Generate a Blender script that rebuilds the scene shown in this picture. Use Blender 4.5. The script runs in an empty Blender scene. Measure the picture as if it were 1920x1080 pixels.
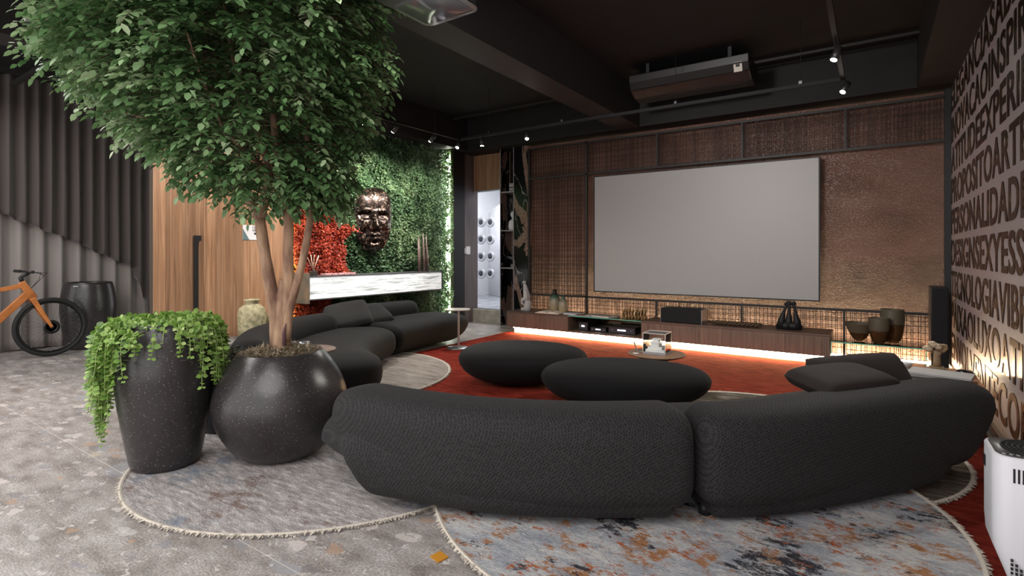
import bpy, bmesh, math, random
import numpy as np
from mathutils import Vector, Matrix, noise
random.seed(7); rng = np.random.default_rng(7)
PI = math.pi
C = bpy.context.scene.collection
sc = bpy.context.scene
# ------------------------------------------------------------------ camera, light, exposure
# room axes: X runs along the screen wall, Y along the lettered wall, camera stands at the origin, eye height 1.3 m
TH = math.radians(34.3); CT, ST = math.cos(TH), math.sin(TH); F = 994.0; HZ = 475.0; EYE = 1.3
cam = bpy.data.cameras.new('camera'); cam.sensor_width = 36; cam.lens = F/1920*36; cam.shift_y = -(540-HZ)/1920
cam.clip_start = 0.05
co = bpy.data.objects.new('camera', cam); C.objects.link(co); co.location = (0, 0, EYE); co.rotation_euler = (PI/2, 0, TH)
sc.camera = co
sc.view_settings.view_transform = 'Standard'; sc.view_settings.look = 'None'
sc.view_settings.exposure = 1.15; sc.view_settings.gamma = 1.0; sc.view_settings.use_curve_mapping = False
try: sc.cycles.use_denoising = True
except Exception: pass
sc.cycles.max_bounces = 8; sc.cycles.sample_clamp_indirect = 6.0
world = bpy.data.worlds.new('world'); sc.world = world; world.use_nodes = True
world.node_tree.nodes['Background'].inputs[0].default_value = (1.0, 0.98, 0.97, 1)
world.node_tree.nodes['Background'].inputs[1].default_value = 0.85
def area(name, loc, size, power, col=(1, 1, 1), target=None, sizey=None, spread=None):
    l = bpy.data.lights.new(name, 'AREA'); l.energy = power; l.color = col; l.size = size
    if sizey: l.shape = 'RECTANGLE'; l.size_y = sizey
    if spread: l.spread = spread
    o = bpy.data.objects.new(name, l); C.objects.link(o); o.location = loc
    d = (Vector(target)-Vector(loc)) if target else Vector((0, 0, -1))
    o.rotation_euler = d.to_track_quat('-Z', 'Y').to_euler(); return o
def spot(name, loc, target, power, ang=50, col=(1, .95, .88), rad=.03, blend=.6):
    l = bpy.data.lights.new(name, 'SPOT'); l.energy = power; l.color = col; l.spot_size = math.radians(ang)
    l.spot_blend = blend; l.shadow_soft_size = rad
    o = bpy.data.objects.new(name, l); C.objects.link(o); o.location = loc
    o.rotation_euler = (Vector(target)-Vector(loc)).to_track_quat('-Z', 'Y').to_euler(); return o
area('added_fill_light', (-1.4, -0.6, 3.1), 2.6, 50, (1, .975, .96))  # three unseen area lights added as soft fill, no ceiling panels exist
area('added_fill_light', (-5.6, 0.3, 3.1), 2.2, 50, (1, .97, .95))
area('added_fill_light', (-8.1, 1.2, 3.3), 1.2, 12, (1, .97, .95))
spot('added_fill_spot', (-1.9, 1.2, 3.1), (-1.9, 7.6, 1.3), 230, 78, (1, .96, .92), .25, 1)  # unseen spot added overhead to brighten the screen wall
# ------------------------------------------------------------------ camera-frame helpers (points are real positions in the room)
def CW(u, w, z=0.0): return Vector((u*CT - w*ST, u*ST + w*CT, z))
def PW(px, py, w): return CW((px-960)/F*w, w, EYE-(py-HZ)*w/F)
def P(px, py, z=0.0): w = F*(EYE-z)/(py-HZ); return CW((px-960)/F*w, w, z)
# ------------------------------------------------------------------ materials
MATS = {}
def mat(name, col, rough=.6, metal=0.0, bump=0.0, bscale=60, var=0.0, vscale=8, col2=None, spec=.5, emit=None, estr=0, coat=0, sheen=0, trans=0, ior=1.45, stretch=None, alpha=None, mfac=None):
    if name in MATS: return MATS[name]
    m = bpy.data.materials.new(name); m.use_nodes = True; MATS[name] = m
    nt = m.node_tree; b = nt.nodes['Principled BSDF']
    b.inputs['Base Color'].default_value = (*col, 1); b.inputs['Roughness'].default_value = rough
    b.inputs['Metallic'].default_value = metal; b.inputs['Specular IOR Level'].default_value = spec
    b.inputs['Coat Weight'].default_value = coat; b.inputs['Sheen Weight'].default_value = sheen
    b.inputs['Transmission Weight'].default_value = trans; b.inputs['IOR'].default_value = ior
    if alpha is not None: b.inputs['Alpha'].default_value = alpha
    if emit: b.inputs['Emission Color'].default_value = (*emit, 1); b.inputs['Emission Strength'].default_value = estr
    vec = None
    if bump or var or stretch:
        tc = nt.nodes.new('ShaderNodeTexCoord'); mp = nt.nodes.new('ShaderNodeMapping')
        nt.links.new(tc.outputs['Object'], mp.inputs[0]); vec = mp.outputs[0]
        if stretch: mp.inputs['Scale'].default_value = stretch
    if var:
        n = nt.nodes.new('ShaderNodeTexNoise'); n.inputs['Scale'].default_value = vscale; n.inputs['Detail'].default_value = 6
        nt.links.new(vec, n.inputs['Vector'])
        r = nt.nodes.new('ShaderNodeValToRGB'); r.color_ramp.elements[0].position = .35; r.color_ramp.elements[1].position = .65
        c2 = col2 or tuple(max(0, c*(1-var)) for c in col)
        r.color_ramp.elements[0].color = (*c2, 1); r.color_ramp.elements[1].color = (*col, 1)
        nt.links.new(n.outputs['Fac'], r.inputs[0]); nt.links.new(r.outputs[0], b.inputs['Base Color'])
    if bump:
        n = nt.nodes.new('ShaderNodeTexNoise'); n.inputs['Scale'].default_value = bscale; n.inputs['Detail'].default_value = 5
        nt.links.new(vec, n.inputs['Vector'])
        bp = nt.nodes.new('ShaderNodeBump'); bp.inputs['Strength'].default_value = bump; bp.inputs['Distance'].default_value = .01
        nt.links.new(n.outputs['Fac'], bp.inputs['Height']); nt.links.new(bp.outputs[0], b.inputs['Normal'])
    return m
class NT:
    """small wrapper to wire custom materials"""
    def __init__(s, name, rough=.6, metal=0, spec=.5):
        s.m = bpy.data.materials.new(name); s.m.use_nodes = True; s.t = s.m.node_tree; s.b = s.t.nodes['Principled BSDF']
        s.b.inputs['Roughness'].default_value = rough; s.b.inputs['Metallic'].default_value = metal
        s.b.inputs['Specular IOR Level'].default_value = spec
        tc = s.t.nodes.new('ShaderNodeTexCoord'); s.obj = tc.outputs['Object']
        g = s.t.nodes.new('ShaderNodeNewGeometry'); s.pos = g.outputs['Position']; MATS[name] = s.m
    def n(s, typ, **kw):
        nd = s.t.nodes.new('ShaderNode'+typ)
        for k, v in kw.items():
            if k.startswith('i_'):
                key = k[2:].replace('_', ' '); key = int(key) if key.isdigit() else key
                if hasattr(v, 'node'): s.t.links.new(v, nd.inputs[key])
                else: nd.inputs[key].default_value = v
            else: setattr(nd, k, v)
        return nd
    def link(s, a, b): s.t.links.new(a, b)
    def map(s, v, scale=(1, 1, 1), rot=(0, 0, 0), loc=(0, 0, 0)):
        nd = s.n('Mapping'); nd.inputs['Scale'].default_value = scale; nd.inputs['Rotation'].default_value = rot; nd.inputs['Location'].default_value = loc
        s.link(v, nd.inputs[0]); return nd.outputs[0]
    def ramp(s, fac, stops, interp='LINEAR'):
        nd = s.n('ValToRGB'); cr = nd.color_ramp; cr.interpolation = interp
        while len(cr.elements) < len(stops): cr.elements.new(.5)
        for e, (p, c) in zip(cr.elements, stops):
            e.position = p; e.color = (*c, 1) if len(c) == 3 else c
        s.link(fac, nd.inputs[0]); return nd.outputs[0]
    def mix(s, fac, a, b, mode='MIX'):
        nd = s.n('MixRGB', blend_type=mode)
        for v, k in ((fac, 0), (a, 1), (b, 2)):
            if hasattr(v, 'node'): s.link(v, nd.inputs[k])
            else: nd.inputs[k].default_value = v if k == 0 else (*v, 1)
        return nd.outputs[0]
    def math(s, op, a, b=0.0, clamp=False):
        nd = s.n('Math', operation=op, use_clamp=clamp)
        for v, k in ((a, 0), (b, 1)):
            if hasattr(v, 'node'): s.link(v, nd.inputs[k])
            else: nd.inputs[k].default_value = v
        return nd.outputs[0]
    def bump(s, h, strength=.5, dist=.01):
        nd = s.n('Bump'); nd.inputs['Strength'].default_value = strength; nd.inputs['Distance'].default_value = dist
        s.link(h, nd.inputs['Height']); s.link(nd.outputs[0], s.b.inputs['Normal'])
    def col(s, c): s.link(c, s.b.inputs['Base Color']); return s.m
g3 = lambda v: (v, v, v)
def m_terrazzo():
    t = NT('terrazzo', rough=.38)
    base = t.n('TexNoise', i_Scale=5.0, i_Detail=8.0, i_Vector=t.map(t.pos, (1, 2.2, 1)))
    c = t.ramp(base.outputs['Fac'], [(.3, (.20, .175, .16)), (.5, (.31, .28, .262)), (.7, (.40, .37, .355))])
    small = t.n('TexNoise', i_Scale=70.0, i_Detail=6.0, i_Vector=t.map(t.pos, (1, 1.8, 1)))
    c = t.mix(.55, c, t.ramp(small.outputs['Fac'], [(.35, (.22,)*3), (.65, (.8,)*3)]), 'OVERLAY')
    for sca, thr, pal, seed in ((3.2, .2, [(0, (.3, .31, .33)), (.3, (.60, .55, .51)), (.6, (.2, .19, .19)), (.8, (.5, .42, .32)), (.9, (.58, .54, .52))], 3.3),
                          (8.0, .24, [(0, (.24, .24, .26)), (.35, (.62, .56, .53)), (.6, (.42, .27, .18)), (.7, (.17, .16, .16)), (.85, (.52, .5, .48))], 1.7),
                          (22., .27, [(0, (.22, .21, .21)), (.4, (.6, .56, .54)), (.7, (.35, .31, .28)), (.85, (.66, .62, .6))], 6.1)):
        warp = t.n('TexNoise', i_Scale=sca*1.6, i_Detail=3.0, i_Vector=t.pos)
        v = t.mix(.09 if sca > 5 else .14, t.pos, warp.outputs['Color'])
        vo = t.n('TexVoronoi', i_Scale=sca, i_Randomness=1.0, i_Vector=t.map(v, (1, 1.9, 1), (0, 0, .25), (seed, seed, 0)))
        sep = t.n('SeparateColor'); t.link(vo.outputs['Color'], sep.inputs[0])
        size = t.math('MULTIPLY', sep.outputs[0], thr+.22)
        mask = t.math('LESS_THAN', vo.outputs['Distance'], size)
        pick = t.math('GREATER_THAN', sep.outputs[2], .25)
        mask = t.math('MULTIPLY', mask, pick)
        c = t.mix(t.math('MULTIPLY', mask, .62), c, t.ramp(sep.outputs[1], pal, 'CONSTANT'))
    return t.col(c)
def m_wood(name, cols, rough=.5, sc_=(14, 14, .7), obj=True):
    t = NT(name, rough=rough)
    inf = t.n('ObjectInfo')
    v = t.map(t.obj if obj else t.pos, sc_)
    off = t.n('CombineXYZ'); t.link(t.math('MULTIPLY', inf.outputs['Random'], 40.0), off.inputs[0]); t.link(t.math('MULTIPLY', inf.outputs['Random'], 17.0), off.inputs[2])
    va = t.n('VectorMath', operation='ADD'); t.link(v, va.inputs[0]); t.link(off.outputs[0], va.inputs[1])
    nz = t.n('TexNoise', i_Scale=1.6, i_Detail=9.0, i_Distortion=1.1); t.link(va.outputs[0], nz.inputs['Vector'])
    c = t.ramp(nz.outputs['Fac'], [(.25, cols[0]), (.5, cols[1]), (.75, cols[2])])
    br = t.ramp(inf.outputs['Random'], [(0, g3(.36)), (1, g3(.62))])
    c = t.mix(.75, c, br, 'OVERLAY')
    t.bump(nz.outputs['Fac'], .12, .004)
    return t.col(c)
def m_weave(name, col, col2, scale=190):
    t = NT(name, rough=.8, spec=.22); t.b.inputs['Sheen Weight'].default_value = .02
    v = t.map(t.obj, (1, 1, 1), (.62, .78, .41))
    vo = t.n('TexVoronoi', i_Scale=float(scale), i_Randomness=.35, i_Vector=v)
    c = t.ramp(vo.outputs['Distance'], [(.15, col), (.6, col2)])
    t.bump(vo.outputs['Distance'], .35, .003)
    return t.col(c)
def m_speckle(name, col=(.016, .014, .0145), rough=.29, dots=(.45, .42, .4)):
    t = NT(name, rough=rough)
    vo = t.n('TexVoronoi', i_Scale=105.0, i_Vector=t.obj)
    sep = t.n('SeparateColor'); t.link(vo.outputs['Color'], sep.inputs[0])
    d = t.math('LESS_THAN', vo.outputs['Distance'], t.math('MULTIPLY', sep.outputs[0], .20))
    nz = t.n('TexNoise', i_Scale=5.0, i_Detail=4.0, i_Vector=t.obj)
    base = t.mix(nz.outputs['Fac'], col, tuple(min(1, x*2.6) for x in col))
    bb = t.n('TexNoise', i_Scale=150.0, i_Detail=2.0, i_Vector=t.obj); t.bump(bb.outputs['Fac'], .06, .004)
    return t.col(t.mix(d, base, dots))
def m_rug(name, stops, scale=3.0, rot=.6, stretch=(1, 5, 1), extra=None, bstr=.7):
    t = NT(name, rough=.95, spec=.06)
    v = t.map(t.pos, stretch, (0, 0, rot))
    n1 = t.n('TexNoise', i_Scale=scale, i_Detail=9.0, i_Roughness=.72, i_Vector=v)
    c = t.ramp(n1.outputs['Fac'], stops)
    if extra:
        for (sc2, lo, hi, colr, seed) in extra:
            big = t.n('TexNoise', i_Scale=sc2*.35, i_Detail=3.0, i_Vector=t.map(t.pos, (1, 1, 1), (0, 0, 0), (seed*2, seed, 0)))
            n2 = t.n('TexNoise', i_Scale=sc2, i_Detail=9.0, i_Roughness=.85, i_Vector=t.map(t.pos, (1, 1.8, 1), (0, 0, rot), (seed, seed, 0)))
            s = t.math('ADD', t.math('MULTIPLY', n2.outputs['Fac'], .6), t.math('MULTIPLY', big.outputs['Fac'], .4))
            mk = t.ramp(s, [(lo, (0, 0, 0)), (hi, (1, 1, 1))])
            c = t.mix(mk, c, colr)
    pile = t.n('TexNoise', i_Scale=60.0, i_Detail=5.0, i_Roughness=.7, i_Vector=t.map(t.pos, (1, 2.6, 1), (0, 0, rot)))
    c = t.mix(.5, c, t.ramp(pile.outputs['Fac'], [(.3, g3(.2)), (.7, g3(.8))]), 'OVERLAY')
    t.bump(pile.outputs['Fac'], bstr, .02)
    return t.col(c)
def m_stucco():
    t = NT('brown_stucco', rough=.42, spec=.55)
    n1 = t.n('TexNoise', i_Scale=1.3, i_Detail=9.0, i_Roughness=.6, i_Vector=t.map(t.pos, (1, 1, 2.0)))
    c = t.ramp(n1.outputs['Fac'], [(.34, (.11, .046, .029)), (.5, (.165, .075, .05)), (.6, (.19, .095, .068)), (.66, (.225, .125, .095))])
    n2 = t.n('TexNoise', i_Scale=44.0, i_Detail=7.0, i_Roughness=.65, i_Distortion=.4, i_Vector=t.map(t.pos, (1, 1, 1.2)))
    h = t.ramp(n2.outputs['Fac'], [(.42, g3(0)), (.56, g3(1))])
    sz_ = t.n('SeparateXYZ'); t.link(t.pos, sz_.inputs[0]); lo_ = t.ramp(t.math('ADD', t.math('MULTIPLY', sz_.outputs[2], .33), t.math('MULTIPLY', n1.outputs['Fac'], .35)), [(.42, g3(1)), (.62, g3(.16))])
    hm = t.n('MixRGB', blend_type='MULTIPLY'); hm.inputs[0].default_value = 1; t.link(h, hm.inputs[1]); t.link(lo_, hm.inputs[2])
    t.bump(hm.outputs[0], 1.0, .018)
    return t.col(c)
def m_marble():
    t = NT('black_marble', rough=.16)
    w = t.n('TexNoise', i_Scale=1.5, i_Detail=7.0, i_Roughness=.5, i_Distortion=.5, i_Vector=t.map(t.pos, (1.8, 1.8, .9), (0, .6, 0)))
    a = t.math('ABSOLUTE', t.math('SUBTRACT', w.outputs['Fac'], .5))
    c = t.ramp(a, [(0, (.5, .45, .43)), (.003, (.16, .14, .135)), (.008, (.006, .006, .007))])
    w2 = t.n('TexNoise', i_Scale=1.4, i_Detail=6.0, i_Distortion=.8, i_Vector=t.map(t.pos, (2, 2, .8), (0, .7, 0), (5, 2, 3.2)))
    mk = t.ramp(w2.outputs['Fac'], [(.54, g3(0)), (.55, g3(1))])
    gr = t.n('TexNoise', i_Scale=30.0, i_Detail=6.0, i_Vector=t.pos)
    c = t.mix(mk, c, t.ramp(gr.outputs['Fac'], [(.3, (.12, .075, .055)), (.7, (.3, .2, .16))]))
    return t.col(c)
def m_leaf(name, stops, rough=.5, attr='rnd', trans=.25, spec=.4):
    t = NT(name, rough=rough, spec=spec)
    a = t.n('Attribute', attribute_name=attr)
    c = t.ramp(a.outputs['Fac'], stops)
    t.link(c, t.b.inputs['Base Color'])
    if trans: t.b.inputs['Subsurface Weight'].default_value = 0
    tr = t.n('BsdfTranslucent'); t.link(c, tr.inputs[0]); mx = t.n('MixShader'); mx.inputs[0].default_value = trans
    out = t.t.nodes['Material Output']; t.link(t.b.outputs[0], mx.inputs[1]); t.link(tr.outputs[0], mx.inputs[2]); t.link(mx.outputs[0], out.inputs[0])
    return t.m
TERR = m_terrazzo()
WOODL = m_wood('oak_planks', [(.2, .10, .052), (.34, .185, .10), (.44, .26, .155)])
WOODD = m_wood('walnut_veneer', [(.08, .052, .036), (.13, .088, .062), (.18, .125, .09)], sc_=(24, 24, .8))
FAB = m_weave('charcoal_woven_fabric', (.0035, .0035, .004), (.030, .0285, .029), 100)
FABS = m_weave('black_smooth_fabric', (.003, .003, .0033), (.0055, .0052, .0055), 420)
POT = m_speckle('speckled_black_stoneware')
STUC = m_stucco(); MARB = m_marble()
BLK = mat('matt_black_metal', (.012, .012, .013), .5)
CEIL = mat('black_ceiling_paint', (.010, .0088, .0085), .7, bump=.2, bscale=12, var=.4, vscale=3)
CEILB = mat('dark_brown_beam_paint', (.020, .0175, .017), .55)
WHT = mat('white_paint', (.78, .78, .8), .55)
CHROME = mat('polished_steel', (.6, .6, .62), .2, 1)
GLASS = mat('clear_glass', (.92, .98, .95), .02, trans=1, ior=1.45)
THIN = NT('thin_clear_pane'); _g = THIN.n('BsdfTransparent'); _g.inputs[0].default_value = (.985, .99, .985, 1); _gl = THIN.n('BsdfGlossy', i_Roughness=.03); _fr = THIN.n('Fresnel'); _mx = THIN.n('MixShader')
THIN.link(_fr.outputs[0], _mx.inputs[0]); THIN.link(_g.outputs[0], _mx.inputs[1]); THIN.link(_gl.outputs[0], _mx.inputs[2]); THIN.link(_mx.outputs[0], THIN.t.nodes['Material Output'].inputs[0]); THIN = THIN.m
EDGEG = mat('green_glass_edge', (.12, .4, .3), .15, emit=(.2, .8, .55), estr=.05)
def emis(name, col, s):
    m = mat(name, (0, 0, 0), .5, emit=col, estr=s); return m
LEDW = emis('warm_led_strip', (1, .70, .36), 48); LEDW2 = emis('warm_white_led_strip', (1, .76, .47), 95)
LEDC = emis('cool_led_strip', (.96, 1, .86), 30)
LAMP = emis('lamp_glow', (1, .95, .88), 60)
# ------------------------------------------------------------------ mesh builders
class MB:
    def __init__(s): s.v = []; s.f = []; s.sm = []
    def add(s, v, f, smooth=False):
        o = len(s.v); s.v += [tuple(p) for p in v]; s.f += [tuple(i+o for i in q) for q in f]; s.sm += [smooth]*len(f); return s
    def box(s, x0, x1, y0, y1, z0, z1, M=None):
        v = [(x, y, z) for x in (x0, x1) for y in (y0, y1) for z in (z0, z1)]
        if M is not None: v = [M @ Vector(p) for p in v]
        return s.add(v, [(0, 1, 3, 2), (4, 6, 7, 5), (0, 4, 5, 1), (2, 3, 7, 6), (0, 2, 6, 4), (1, 5, 7, 3)])
    def lathe(s, prof, c=(0, 0, 0), seg=32, sq=1.0, M=None, closed=False):
        n = len(prof); v = []; f = []
        for r, z in prof:
            for k in range(seg):
                a = 2*PI*k/seg; p = Vector((r*math.cos(a), r*math.sin(a)*sq, z))
                if M is not None: p = M @ p
                v.append(p+Vector(c))
        for i in range(n-1):
            for k in range(seg):
                k2 = (k+1) % seg; f.append((i*seg+k, i*seg+k2, (i+1)*seg+k2, (i+1)*seg+k))
        if prof[0][0] > 1e-4: f.append(tuple(range(seg-1, -1, -1)))
        if prof[-1][0] > 1e-4: f.append(tuple((n-1)*seg+k for k in range(seg)))
        return s.add(v, f, True)
    def tube(s, pts, rad, seg=8, cap=True, sq=1.0):
        pts = [Vector(p) for p in pts]; n = len(pts); rad = rad if hasattr(rad, '__len__') else [rad]*n
        v = []; f = []; up = None
        for i, p in enumerate(pts):
            d = (pts[min(i+1, n-1)]-pts[max(i-1, 0)]).normalized()
            if up is None: up = d.orthogonal().normalized()
            up = (up-d*up.dot(d)); up = up.normalized() if up.length > 1e-6 else d.orthogonal().normalized()
            sd = d.cross(up)
            for k in range(seg):
                a = 2*PI*k/seg; v.append(p+up*(math.cos(a)*rad[i])+sd*(math.sin(a)*rad[i]*sq))
        for i in range(n-1):
            for k in range(seg):
                k2 = (k+1) % seg; f.append((i*seg+k, i*seg+k2, (i+1)*seg+k2, (i+1)*seg+k))
        if cap: f.append(tuple(range(seg-1, -1, -1))); f.append(tuple((n-1)*seg+k for k in range(seg)))
        return s.add(v, f, True)
    def sphere(s, c, r, seg=16, rings=10, sc_=(1, 1, 1)):
        prof = [(math.sin(PI*i/rings)*r if 0 < i < rings else 1e-5, -math.cos(PI*i/rings)*r*sc_[2]) for i in range(rings+1)]
        return s.lathe(prof, c, seg, M=Matrix.Diagonal((sc_[0], sc_[1], 1)))
    def poly(s, pts, z0, z1):
        n = len(pts); v = [(x, y, z0) for x, y in pts]+[(x, y, z1) for x, y in pts]
        f = [tuple(range(n-1, -1, -1)), tuple(range(n, 2*n))]+[(i, (i+1) % n, n+(i+1) % n, n+i) for i in range(n)]
        return s.add(v, f)
    def mesh(s, name='m'):
        me = bpy.data.meshes.new(name); me.from_pydata(s.v, [], s.f)
        if any(s.sm): me.polygons.foreach_set('use_smooth', s.sm)
        me.update(); return me
def put(name, mb, m, parent=None, label=None, cat=None, group=None, kind=None, bevel=0, sub=0, origin=None):
    me = mb.mesh(name) if isinstance(mb, MB) else mb
    o = bpy.data.objects.new(name, me); C.objects.link(o)
    if m is not None and not me.materials: me.materials.append(m)
    if origin is not None and parent is None:
        me.transform(Matrix.Translation(-Vector(origin))); o.location = origin
    if parent is not None:
        o.parent = parent; o.matrix_parent_inverse = world_of(parent).inverted()
    if label: o['label'] = label
    if cat: o['category'] = cat
    if group: o['group'] = group
    if kind: o['kind'] = kind
    if bevel:
        b = o.modifiers.new('bevel', 'BEVEL'); b.width = bevel; b.segments = 2; b.limit_method = 'ANGLE'
    if sub:
        b = o.modifiers.new('sub', 'SUBSURF'); b.levels = sub; b.render_levels = sub
    return o
def world_of(o):
    if o.parent is None: return o.matrix_basis.copy()
    return world_of(o.parent) @ o.matrix_parent_inverse @ o.matrix_basis
def thing(name, label, cat, loc, group=None):
    o = bpy.data.objects.new(name, None); C.objects.link(o); o.location = loc; o.empty_display_size = .1
    o['label'] = label; o['category'] = cat
    if group: o['group'] = group
    return o
def struct(name, mb, m, **k): return put(name, mb, m, kind='structure', **k)
def dup(root, delta, rotz=0, label=None):
    r = root.copy(); C.objects.link(r); r.location = root.location+Vector(delta); r.rotation_euler[2] += rotz
    if label: r['label'] = label
    for ch in list(root.children):
        c = ch.copy(); C.objects.link(c); c.parent = r
        for g in ch.children: d = g.copy(); C.objects.link(d); d.parent = c
    return r
def smooth_path(pts, n):
    """Catmull-Rom through points, resampled evenly"""
    pts = [Vector(p) for p in pts]; out = []
    ext = [pts[0]*2-pts[1]]+pts+[pts[-1]*2-pts[-2]]
    for i in range(1, len(ext)-2):
        p0, p1, p2, p3 = ext[i-1:i+3]
        for k in range(20):
            t = k/20; out.append(.5*((2*p1)+(p2-p0)*t+(2*p0-5*p1+4*p2-p3)*t*t+(3*p1-p0-3*p2+p3)*t**3))
    out.append(pts[-1]); L = [0]
    for a, b in zip(out, out[1:]): L.append(L[-1]+(b-a).length)
    res = []; j = 0
    for k in range(n):
        s = L[-1]*k/(n-1)
        while j < len(L)-2 and L[j+1] < s: j += 1
        q = (s-L[j])/max(1e-9, L[j+1]-L[j]); res.append(out[j].lerp(out[j+1], min(1, q)))
    return res, L[-1]
def blob(path, a, z0, z1, n=3.0, e0=.3, e1=.3, pe=2.4, N=72, K=44, lean=0.0, bot=None, zfun=None, nb=None, pull=(0, 0)):
    """upholstered body swept along a plan curve: superellipse section, rounded ends. a may be a function of t"""
    pts, L = smooth_path([Vector((p[0], p[1], 0)) for p in path], 200)
    ss = []
    for k in range(N+1):
        q = k/N; ss.append(.5-.5*math.cos(PI*q) if False else q)
    # denser at the ends
    dist = []
    m = 14
    for k in range(m): dist.append(e0*(1-math.cos(PI/2*k/m)))
    M2 = N-2*m
    for k in range(M2+1): dist.append(e0+(L-e0-e1)*k/M2)
    for k in range(m-1, -1, -1): dist.append(L-e1*(1-math.cos(PI/2*k/m)))
    mb = MB(); v = []
    rows = len(dist)
    for s_ in dist:
        q = min(.99999, max(0, s_/L))*199; i = int(q); p = pts[i].lerp(pts[min(199, i+1)], q-i)
        i0 = max(0, i-2); i1 = min(199, i+3); d = (pts[i1]-pts[i0]).normalized(); nr = Vector((-d.y, d.x, 0))
        e = 1.0
        if s_ < e0: e = (max(0, 1-((e0-s_)/e0)**pe))**(1/pe)
        elif s_ > L-e1: e = (max(0, 1-((s_-L+e1)/e1)**pe))**(1/pe)
        e = max(e, .002)
        t = s_/L; aa = (a(t) if callable(a) else a)*e
        zz0, zz1 = (zfun(t) if zfun else (z0, z1)); zc = (zz0+zz1)/2; hh = (zz1-zz0)/2*(e**.7)
        for k in range(K):
            an = 2*PI*k/K; c_, s2 = math.cos(an), math.sin(an)
            ex = n if s2 > 0 else (nb or n)
            x = aa*math.copysign(abs(c_)**(2/ex), c_); z = hh*math.copysign(abs(s2)**(2/ex), s2)
            if bot and z < 0: x *= 1-bot*(-z/hh)**1.6
            sh = 0
            if z < hh*.3:
                q_ = min(1.3, (.3*hh-z)/(1.3*max(hh, 1e-3)))**1.4
                if s_ < .7: sh += pull[0]*q_*(1-s_/.7)**1.3
                if L-s_ < .7: sh -= pull[1]*q_*(1-(L-s_)/.7)**1.3
            v.append(p+d*sh+nr*(x+lean*(z/max(hh, .01))*hh)+Vector((0, 0, zc+z)))
    f = [(i*K+k, (i+1)*K+k, (i+1)*K+(k+1) % K, i*K+(k+1) % K) for i in range(rows-1) for k in range(K)]
    f += [tuple(range(K)), tuple((rows-1)*K+k for k in range(K-1, -1, -1))]
    mb.add(v, f, True); return mb
def pillow(size, thick, M, n=22):
    mb = MB(); v = []; f = []
    for sgn in (1, -1):
        for i in range(n+1):
            for j in range(n+1):
                x = -1+2*i/n; y = -1+2*j/n
                cr_ = 1-.10*(x*y)**2; px = x*cr_*(1-.05*(1-y*y)*abs(x)**2); py = y*cr_*(1-.05*(1-x*x)*abs(y)**2)
                t = ((1-x**4)*(1-y**4))**.42; t = max(0, t)
                cr = .05*noise.noise(Vector((x*2.2+3, y*2.2, sgn)))*t
                v.append(M @ Vector((px*size[0]/2, py*size[1]/2, sgn*thick/2*(t+cr))))
    W = n+1
    for s_ in (0, 1):
        o = s_*W*W
        for i in range(n):
            for j in range(n):
                q = (o+i*W+j, o+(i+1)*W+j, o+(i+1)*W+j+1, o+i*W+j+1); f.append(q if s_ == 0 else q[::-1])
    return mb.add(v, f, True)
def np_mesh(name, V, Fq, rnd=None, smooth=False):
    """V (n,3), Fq (m,k)"""
    me = bpy.data.meshes.new(name); m, k = Fq.shape
    me.vertices.add(len(V)); me.vertices.foreach_set('co', np.ascontiguousarray(V, np.float32).ravel())
    me.loops.add(m*k); me.loops.foreach_set('vertex_index', np.ascontiguousarray(Fq, np.int32).ravel())
    me.polygons.add(m); me.polygons.foreach_set('loop_start', np.arange(0, m*k, k, dtype=np.int32))
    if smooth: me.polygons.foreach_set('use_smooth', np.ones(m, bool))
    me.update(calc_edges=True)
    if rnd is not None:
        at = me.attributes.new('rnd', 'FLOAT', 'FACE'); at.data.foreach_set('value', rnd.astype(np.float32))
    me.validate(); return me
LEAF = np.array([(0, 0, 0), (-.24, .32, .05), (-.20, .68, .03), (0, 1, -.06), (.20, .68, .03), (.24, .32, .05), (0, .35, 0), (0, .7, -.01)], float)
LEAFF = np.array([(0, 6, 1, 1), (1, 6, 7, 2), (2, 7, 3, 3), (0, 5, 6, 6), (5, 4, 7, 6), (4, 3, 7, 7)])
LTRI = np.array([(0, 6, 1), (1, 6, 2), (6, 7, 2), (2, 7, 3), (0, 5, 6), (5, 4, 6), (4, 7, 6), (4, 3, 7)])
def frames(D, N):
    """rotation matrices with y along D and z near N"""
    D = D/np.linalg.norm(D, axis=1, keepdims=True); X = np.cross(D, N); X /= np.maximum(1e-6, np.linalg.norm(X, axis=1, keepdims=True)); Z = np.cross(X, D)
    return np.stack([X, D, Z], axis=2)
def leaf_mesh(name, pos, D, N, size, rnd, shape=LEAF, tri=LTRI, wid=1.0):
    R = frames(D, N); L = shape.copy(); L[:, 0] *= wid
    V = np.einsum('nij,kj->nki', R, L)*size[:, None, None]+pos[:, None, :]
    Fc = (tri[None]+(np.arange(len(pos))*len(L))[:, None, None]).reshape(-1, 3)
    return np_mesh(name, V.reshape(-1, 3), Fc, np.repeat(rnd, len(tri)))
QL = np.array([(0, 0, 0), (-.3, .5, .06), (0, 1, 0), (.3, .5, .06)], float); QT = np.array([(0, 2, 1), (0, 3, 2)])
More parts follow.
